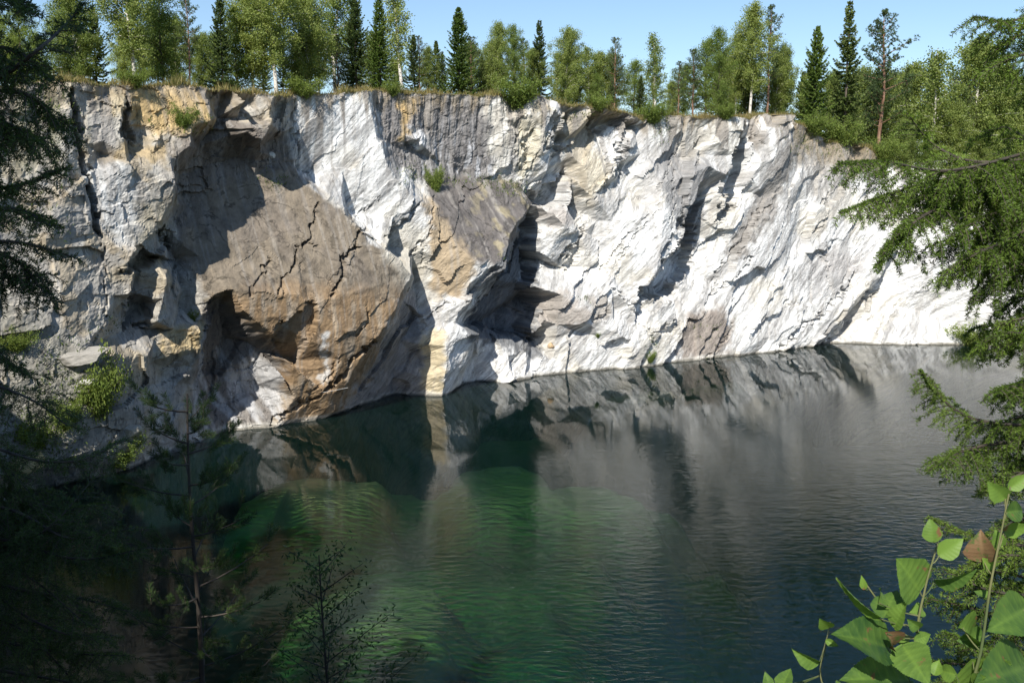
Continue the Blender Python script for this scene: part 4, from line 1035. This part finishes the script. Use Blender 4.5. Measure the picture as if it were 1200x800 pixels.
h_ = dict(hang=.95, shoot=.46)
near_spruce(1300, 5.2, bank_z(3.2, 5.2) - .1, 23.5, 'sunlit spruce with drooping boughs reaching in from the right edge', [
    [(1300, -40), (1240, 0), (1185, 25), (1140, 20)], [(1300, 30), (1240, 60), (1195, 65), (1150, 85), dict(hang=.8)],
    [(1300, 150), (1200, 180), (1110, 200), (1040, 190), (982, 192), h_], [(1260, 180), (1150, 190), (1095, 170), (1062, 132), dict(hang=.3, shoot=.3)],
    [(1240, 190), (1110, 210), (1050, 225), (985, 250), dict(hang=.8, shoot=.42)], [(1250, 200), (1130, 232), (1070, 262), (1040, 305), h_], [(1300, 215), (1220, 235), (1165, 250), (1118, 272), h_],
    [(1300, 250), (1205, 275), (1150, 295), (1105, 320), h_], [(1300, 200), (1230, 180), (1180, 150), (1150, 160), dict(hang=.5)], [(1300, 300), (1230, 300), (1175, 320), (1135, 352), h_],
    [(1300, 250), (1240, 250), (1200, 270), (1170, 300), h_], [(1300, 350), (1240, 360), (1190, 375), (1140, 385), dict(hang=.7)], [(1300, 420), (1230, 400), (1190, 390), (1150, 400), dict(hang=.6)],
    [(1300, 510), (1215, 500), (1140, 490), (1098, 462), (1078, 434), dict(hang=.6, shoot=.34)], [(1260, 510), (1165, 520), (1125, 530), (1100, 545), dict(hang=.7)], [(1300, 560), (1230, 545), (1185, 560), (1150, 575), dict(hang=.6)],
    [(1300, 470), (1240, 455), (1200, 450), (1165, 460), dict(hang=.6)],
    [(1300, 235, .3), (1230, 250, .3), (1180, 262, .3), (1140, 290, .3), h_], [(1300, 270, .4), (1230, 290, .4), (1180, 300, .4), (1150, 330, .3), h_], [(1300, 190, .4), (1220, 215, .4), (1160, 225, .4), (1100, 240, .3), h_], [(1300, 230, .5), (1200, 255, .4), (1140, 270, .4), (1085, 290, .3), h_],
    [(1300, 170, .2), (1200, 205, .2), (1120, 215, .1), (1060, 240, .0), h_], [(1300, 480, .3), (1240, 480, .3), (1190, 490, .3), (1160, 520, .2), h_], [(1300, 300, .5), (1220, 280, .5), (1180, 290, .4), (1130, 310, .4), h_], [(1300, 20, .2), (1240, 40, .2), (1200, 40, .1), (1165, 60, 0), h_],
    [(1300, 340, .3), (1240, 335, .3), (1200, 345, .2), (1165, 370, .1), h_], [(1300, 380, .5), (1250, 375, .4), (1210, 385, .3), (1180, 410, .3), h_], [(1300, 440, .4), (1250, 430, .3), (1210, 440, .3), (1175, 470, .2), h_], [(1300, 540, .4), (1250, 530, .3), (1205, 535, .3), (1165, 560, .2), h_],
    [(1300, 690, .1), (1220, 680, .1), (1160, 670, 0), (1110, 690, 0)], [(1300, 740, .2), (1210, 730, .1), (1150, 715, 0), (1085, 700, 0)], [(1300, 800, .2), (1210, 790, .1), (1150, 780, 0), (1090, 775, 0)], [(1300, 600, .2), (1240, 600, .2), (1190, 610, .1), (1150, 640, 0)],
    [(1300, 640), (1210, 640), (1140, 628), (1088, 606), dict(hang=.3, shoot=.24)], [(1300, 720), (1215, 700), (1155, 690), (1105, 665), dict(hang=.4)], [(1300, 780), (1215, 770), (1160, 760), (1105, 740), dict(hang=.4)], [(1300, 690), (1230, 660), (1180, 650), (1140, 660), dict(hang=.4)], [(1300, 820), (1230, 810), (1170, 800), (1110, 800), dict(hang=.4)],
], 31, M['near_spruce'], spacing=.0026, nl=.022, nw=.0022, shoot=.42, gap=.033, hang=.6, tone=.48)

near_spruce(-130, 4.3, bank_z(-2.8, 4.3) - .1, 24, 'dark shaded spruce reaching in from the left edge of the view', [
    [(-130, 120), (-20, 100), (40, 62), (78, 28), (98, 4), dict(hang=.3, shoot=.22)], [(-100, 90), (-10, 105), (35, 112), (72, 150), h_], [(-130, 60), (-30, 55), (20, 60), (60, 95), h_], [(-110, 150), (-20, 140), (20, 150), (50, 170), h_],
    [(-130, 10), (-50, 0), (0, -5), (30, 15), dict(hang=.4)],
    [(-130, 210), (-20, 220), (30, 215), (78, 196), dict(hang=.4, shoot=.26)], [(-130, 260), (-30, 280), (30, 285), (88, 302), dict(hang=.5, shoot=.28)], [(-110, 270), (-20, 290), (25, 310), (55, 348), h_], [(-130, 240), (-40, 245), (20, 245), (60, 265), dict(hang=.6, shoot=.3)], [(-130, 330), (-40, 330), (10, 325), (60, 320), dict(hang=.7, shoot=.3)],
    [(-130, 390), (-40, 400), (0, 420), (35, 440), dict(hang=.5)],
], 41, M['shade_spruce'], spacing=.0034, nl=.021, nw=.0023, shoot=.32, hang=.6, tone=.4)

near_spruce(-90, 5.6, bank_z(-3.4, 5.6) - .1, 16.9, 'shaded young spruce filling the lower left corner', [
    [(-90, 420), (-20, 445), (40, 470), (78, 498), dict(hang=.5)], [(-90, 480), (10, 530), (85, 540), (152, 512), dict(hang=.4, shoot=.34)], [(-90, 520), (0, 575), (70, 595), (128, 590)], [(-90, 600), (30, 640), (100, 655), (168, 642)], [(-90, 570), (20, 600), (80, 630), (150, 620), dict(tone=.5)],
    [(-90, 660), (20, 690), (90, 700), (150, 716)], [(-90, 730), (20, 755), (85, 765), (142, 768), dict(tone=.75)], [(-90, 770), (30, 790), (90, 800), (140, 805)], [(-90, 630), (-20, 650), (40, 680), (100, 730)], [(-90, 500), (-30, 520), (20, 560), (60, 610)], [(-90, 700), (-20, 720), (30, 740), (80, 790)],  # raised tone paints sunlight onto one bough
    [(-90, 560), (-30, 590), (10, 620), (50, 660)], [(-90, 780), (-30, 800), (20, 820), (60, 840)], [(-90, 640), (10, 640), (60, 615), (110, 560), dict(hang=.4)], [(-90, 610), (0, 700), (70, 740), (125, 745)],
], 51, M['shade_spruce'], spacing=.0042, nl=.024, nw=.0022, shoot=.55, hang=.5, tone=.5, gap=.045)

# young pine standing dark before the water
rg = np.random.default_rng(61)
pb = at(236, 800, 9.0); pt = at(218, 462, 9.0)
zb = bank_z(pb.x, 9.0) - .2
root = empty('pine_tree', (pb.x, 9.0, zb)); tag(root, 'thin young pine standing dark against the shaded water at lower left', 'tree')
W = Geo(); H_ = pt.z - zb
zz = np.linspace(0, H_, 14); xs = (pt.x - pb.x) * np.clip((zz - (pb.z - zb)) / (pt.z - pb.z), -.3, 1) + .02 * np.sin(zz * 2)
W.tube(np.stack([xs, .02 * np.cos(zz), zz], -1), .045 * (1 - zz / H_) + .008, 8)
put('trunk', W.mesh('pine_trunk', True), M['darkbark'], root)
for k in range(34):
    z = H_ * (.45 + .54 * k / 34); az = k * 2.4; L = 1.05 * (1 - .6 * (k / 34)) * rg.uniform(.6, 1.1)
    x0_ = np.interp(z, zz, xs); u = np.linspace(0, 1, 5)
    pts = np.stack([x0_ + L * u * math.cos(az), L * u * math.sin(az), z + L * (.12 * u + .22 * u * u)], -1)
    B_ = Geo(); B_.tube(pts, np.linspace(.010, .004, 5), 4)
    Nn = Geo()
    for q in range(7):
        o = pts[2 + q % 3] + rg.normal(size=3) * .04; dd = unit(pts[4] - pts[3] + rg.normal(size=3) * .5 * L / 4 + np.array([0, 0, .05]))
        s2 = np.stack([o, o + dd * .08, o + dd * .18]); B_.tube(s2, [.004, .003, .002], 3); needles(Nn, rg, s2, .0012, .055, .002, .45, .1)
    br = put('branch', B_.mesh('branch'), M['darkbark'], root); nn = put('needles', Nn.mesh('needles'), M['shade_spruce'], br); nn['kind'] = 'stuff'

# leafy sapling beside it
rg = np.random.default_rng(71)
pb = at(385, 800, 8.0); zb = bank_z(pb.x, 8.0) - .2; pt = at(392, 650, 8.0); H_ = pt.z - zb
root = empty('willow_sapling', (pb.x, 8.0, zb)); tag(root, 'dark leafy sapling rising from the bottom edge before the shaded water', 'sapling')
W = Geo(); zz = np.linspace(0, H_, 10); W.tube(np.stack([.05 * np.sin(zz), 0 * zz, zz], -1), .03 * (1 - zz / H_) + .005, 7)
put('trunk', W.mesh('sapling_trunk', True), M['darkbark'], root)
for k in range(40):
    z = H_ * (.55 + .44 * k / 40); az = k * 2.4; L = .75 * (1 - .75 * k / 40) * rg.uniform(.6, 1.1) + .08
    u = np.linspace(0, 1, 5); pts = np.stack([.05 * math.sin(z) + L * u * math.cos(az), L * u * math.sin(az), z + L * (.75 * u)], -1)
    B_ = Geo(); B_.tube(pts, np.linspace(.006, .002, 5), 4); Nn = Geo()
    m = int(30 + 60 * L); q = pts[rg.integers(1, 5, m)] + rg.normal(size=(m, 3)) * .05; A = unit(rdir(rg, m) + np.array([math.cos(az) * .5, math.sin(az) * .5, .3])) * .024
    Nn.blades(q, A, unit(np.cross(A, rdir(rg, m))) * .008, np.clip(rg.normal(.4, .2, m), 0, 1))
    br = put('branch', B_.mesh('branch'), M['darkbark'], root); nn = put('leaves', Nn.mesh('leaves'), M['shade_spruce'], br); nn['kind'] = 'stuff'

# ------------------------------------------------------------------ alder in the lower right corner: every leaf its own part
def alder_leaf(base, tip, width, roll, rg, curl=.12, tone=.5):
    base = np.array(base); tip = np.array(tip); ax = tip - base; L = np.linalg.norm(ax); ax = ax / L
    view = unit(np.array([0, 0, EYE]) - base); nrm = unit(view - ax * (view @ ax))
    sd = unit(np.cross(ax, nrm)); ca_, sa_ = math.cos(roll), math.sin(roll)
    sd, nrm = sd * ca_ + nrm * sa_, nrm * ca_ - sd * sa_
    nu, nv = 49, 13; V = []; tn = []
    ph = rg.uniform(0, 6)
    for a in range(nu):
        t = a / (nu - 1); wv = .54 * width * L * (math.sin(math.pi * t ** .70) ** .95) * (1 - .12 * t) * (1.0 if a % 2 else .93) * (1 + .03 * math.sin(t * 21 + ph)) * (1 + .05 * math.sin(5 * t + 2 * ph))
        for b in range(nv):
            v = (b / (nv - 1) - .5) * 2
            vein = .005 * L * math.cos((t * 7.5 - abs(v) * 1.3) * 6.28)
            hgt_ = curl * L * (abs(v) ** 1.3) * wv / (.5 * L * width + 1e-6) * .6 - curl * L * 1.1 * (t - .35) ** 2 + vein * min(1, abs(v) * 4) + .018 * L * math.sin(6 * t + ph) * v
            V.append(base + ax * (t * L + abs(v) * -.05 * L * (1 - t)) + sd * v * wv + nrm * hgt_)
            tn.append(min(1, max(0, tone + (.16 if (t * 7.5 - abs(v) * 1.3) % 1 < .16 else 0) + (.25 if b == nv // 2 else 0) + rg.normal(0, .03) + .25 * float(noise(np.array([t * 3 + ph]), np.array([v * 1.5]), 5)[0]))))
    i = np.arange(nu * nv).reshape(nu, nv)
    g = Geo(); g.add(V, np.stack([i[:-1, :-1], i[1:, :-1], i[1:, 1:], i[:-1, 1:]], -1).reshape(-1, 4), np.array(tn))
    return g.mesh('alder_leaf', True)

rg = np.random.default_rng(81)
AD = 1.45
rb = at(1075, 1000, AD)
root = empty('alder_shrub', (rb.x, AD, bank_z(rb.x, AD) - .05)); tag(root, 'young alder with large toothed leaves in the lower right corner', 'shrub')
o = np.array(root.location)
STEMS = [([(1090, 1000), (1100, 850), (1085, 800), (1062, 760), (1040, 720), (1012, 680)], .0042, .07), ([(1090, 1000), (1085, 820), (1075, 745), (1084, 690), (1095, 650), (1101, 628)], .0036, .0), ([(1120, 1000), (1135, 830), (1150, 760), (1160, 690), (1172, 630), (1184, 570)], .004, -.03),
         ([(1060, 1000), (990, 850), (962, 795), (968, 755), (973, 728)], .0026, .1)]
stem_at = []
for pts, r, dz in STEMS:
    g = Geo(); P = spline([np.array(at(x, y, AD + dz)) - o for x, y in pts], 24); g.tube(P, np.linspace(r * .75, r * .3, 24), 7)
    put('stem', g.mesh('stem', True), M['stem'], root); stem_at.append(P)
LEAVES = [  # base, tip, width, roll, tone, dry, depth change of the tip, curl
    ((1030, 724), (972, 674), .42, 1.0, .45, 0, .03, .1), ((1013, 690), (1009, 672), .5, .3, .75, 0, 0, .1), ((1036, 722), (1052, 686), 1.0, .5, .3, 0, .04, .1), ((1044, 758), (972, 738), .66, -.25, .28, 0, -.05, .12),
    ((1058, 756), (1092, 806), .85, .15, .35, 0, -.08, .1), ((1066, 796), (978, 792), .62, -.3, .3, 0, -.04, .12), ((960, 776), (924, 762), .62, .3, .5, 0, 0, .2), ((916, 806), (927, 779), 1.0, .4, .5, 0, .02, .1), ((902, 806), (896, 784), .7, -.5, .5, 0, .01, .1),
    ((1078, 692), (1050, 650), 1.05, -.25, .42, 0, -.02, .14), ((1094, 634), (1089, 604), .9, .35, .85, 0, .01, .1), ((1101, 650), (1133, 629), .75, -.2, .85, 0, 0, .1), ((1096, 680), (1150, 672), .55, -.7, .38, 0, -.05, .14),
    ((1153, 657), (1147, 619), 1.05, .2, .5, 1, .0, .2), ((1178, 584), (1155, 563), .85, .2, .9, 0, 0, .1), ((1183, 572), (1208, 554), .7, -.3, .9, 0, 0, .1), ((1177, 622), (1215, 616), .6, -.2, .7, 0, 0, .1), 
    ((1203, 712), (1156, 740), .72, .35, .45, 0, -.07, .1), ((1205, 780), (1142, 800), .66, .1, .33, 0, -.1, .1), ((1072, 750), (1094, 742), .7, .2, .7, 0, .01, .1), ((1128, 735), (1148, 752), .9, .8, .35, 0, .04, .25), ((1040, 742), (1052, 764), .7, .6, .4, 1, .02, .3), ((1140, 775), (1170, 820), .9, .4, .45, 0, .04, .1),
]
for (sx_, sy_) in [(1095, 790), (1060, 757), (1048, 735), (1030, 706), (1082, 715), (1078, 735), (1090, 668), (1152, 745), (1158, 700), (1165, 665), (1170, 640), (1140, 800), (1120, 790), (968, 750), (972, 735), (1180, 600), (1100, 815), (985, 815)]:
    an_ = rg.uniform(-.5, 3.6); ln_ = rg.uniform(16, 38)
    LEAVES.append(((sx_, sy_), (sx_ + ln_ * math.cos(an_), sy_ - ln_ * math.sin(an_)), rg.uniform(.6, .9), rg.normal(0, .6), rg.uniform(.3, .85), 0, rg.uniform(-.03, .05), .15))
for bp, tp, wd, roll, tone, dry, dz, curl in LEAVES:
    dp = AD + rg.uniform(-.04, .04)
    b = np.array(at(*bp, dp)); t = np.array(at(*tp, dp + dz))
    m = alder_leaf(b, b + (t - b) * .9, wd * .95, roll + rg.normal(0, .25), rg, curl * rg.uniform(.8, 2.2), min(.95, tone + .12))
    v = np.empty(len(m.vertices) * 3, np.float32); m.vertices.foreach_get('co', v); m.vertices.foreach_set('co', (v.reshape(-1, 3) - o).astype(np.float32).ravel())
    lf = put('leaf', m, M['dry' if dry else 'alder'], root)
    if dry: lf['label'] = 'withered brown curled leaf'
    # stalk to the nearest stem
    best = min((np.linalg.norm(P + o - b, axis=1).min(), k) for k, P in enumerate(stem_at))
    P = stem_at[best[1]]; k = np.argmin(np.linalg.norm(P + o - b, axis=1)); k = max(0, k - 1)
    g = Geo(); g.tube(spline([P[k], (P[k] + b - o) * .5 + np.array([0, 0, -.003]), b - o], 6), np.linspace(.0012, .0009, 6), 5)
    put('stalk', g.mesh('stalk'), M['stem'], lf)

# ------------------------------------------------------------------ rope strung along the brown wall, loose rocks
g = Geo()
P = np.linspace(0, 1, 12)[:, None] * (np.array(on_wall(402, 452)) - np.array(on_wall(300, 460))) + np.array(on_wall(300, 460)) + np.array([NV[0], NV[1], 0]) * .9
P[:, 2] -= .25 * np.sin(np.linspace(0, math.pi, 12))
g.tube(P, np.full(12, .012), 5)
tag(put('rope', g.mesh('rope'), M['rope']), 'thin pale rope strung across the foot of the brown slab', 'rope')

def boulder(px, py, size, seed, label, col_=(.5, .49, .45)):
    rg = np.random.default_rng(seed)
    import bmesh
    bm = bmesh.new(); bmesh.ops.create_icosphere(bm, subdivisions=4, radius=1)
    nrm = rdir(rg, 13); off = rg.uniform(.55, .85, 13)
    for v in bm.verts:
        c0 = np.array(v.co)
        for a, b in zip(nrm, off):
            e = c0 @ a - b
            if e > 0: c0 = c0 - a * e
        c0 = c0 * (1 + .03 * fbm(np.array([c0[0] * 3]), np.array([c0[1] * 3 + c0[2] * 2]), seed)[0])
        v.co = c0 * np.array(size)
    m = bpy.data.meshes.new('boulder'); bm.to_mesh(m); bm.free()
    a = m.color_attributes.new('stone', 'FLOAT_COLOR', 'POINT')
    a.data.foreach_set('color', np.tile(np.array([*col_, 1], np.float32), len(m.vertices)))
    ob = put('boulder', m, M['rock'], None, on_wall(px, py)); ob.rotation_euler = (rg.uniform(-.3, .3), rg.uniform(-.3, .3), rg.uniform(0, 6))
    tag(ob, label, 'boulder', 'loose blocks at the foot of the cliff')
boulder(95, 416, (1.9, 1.2, .4), 1, 'flat grey slab of rock jutting out at the left wall', (.40, .38, .34))
boulder(104, 448, (1.0, .8, .4), 2, 'grey block lying under the flat slab at left')
boulder(155, 505, (.7, .6, .5), 3, 'pale block beside the sunlit bush at the left waterline', (.5, .46, .38))
boulder(30, 545, (1.4, 1.0, .8), 4, 'mossy yellowish boulder in the lower left rubble', (.40, .33, .16))
boulder(592, 446, (1.6, .9, .35), 5, 'flat white rock lying at the waterline right of the pale pillar', (.7, .68, .64))
boulder(645, 405, (.4, .35, .35), 6, 'small orange stone on the white ledge', (.55, .40, .24))
boulder(318, 183, (.35, .3, .3), 7, 'small pale stone lodged under the overhang', (.6, .58, .54))
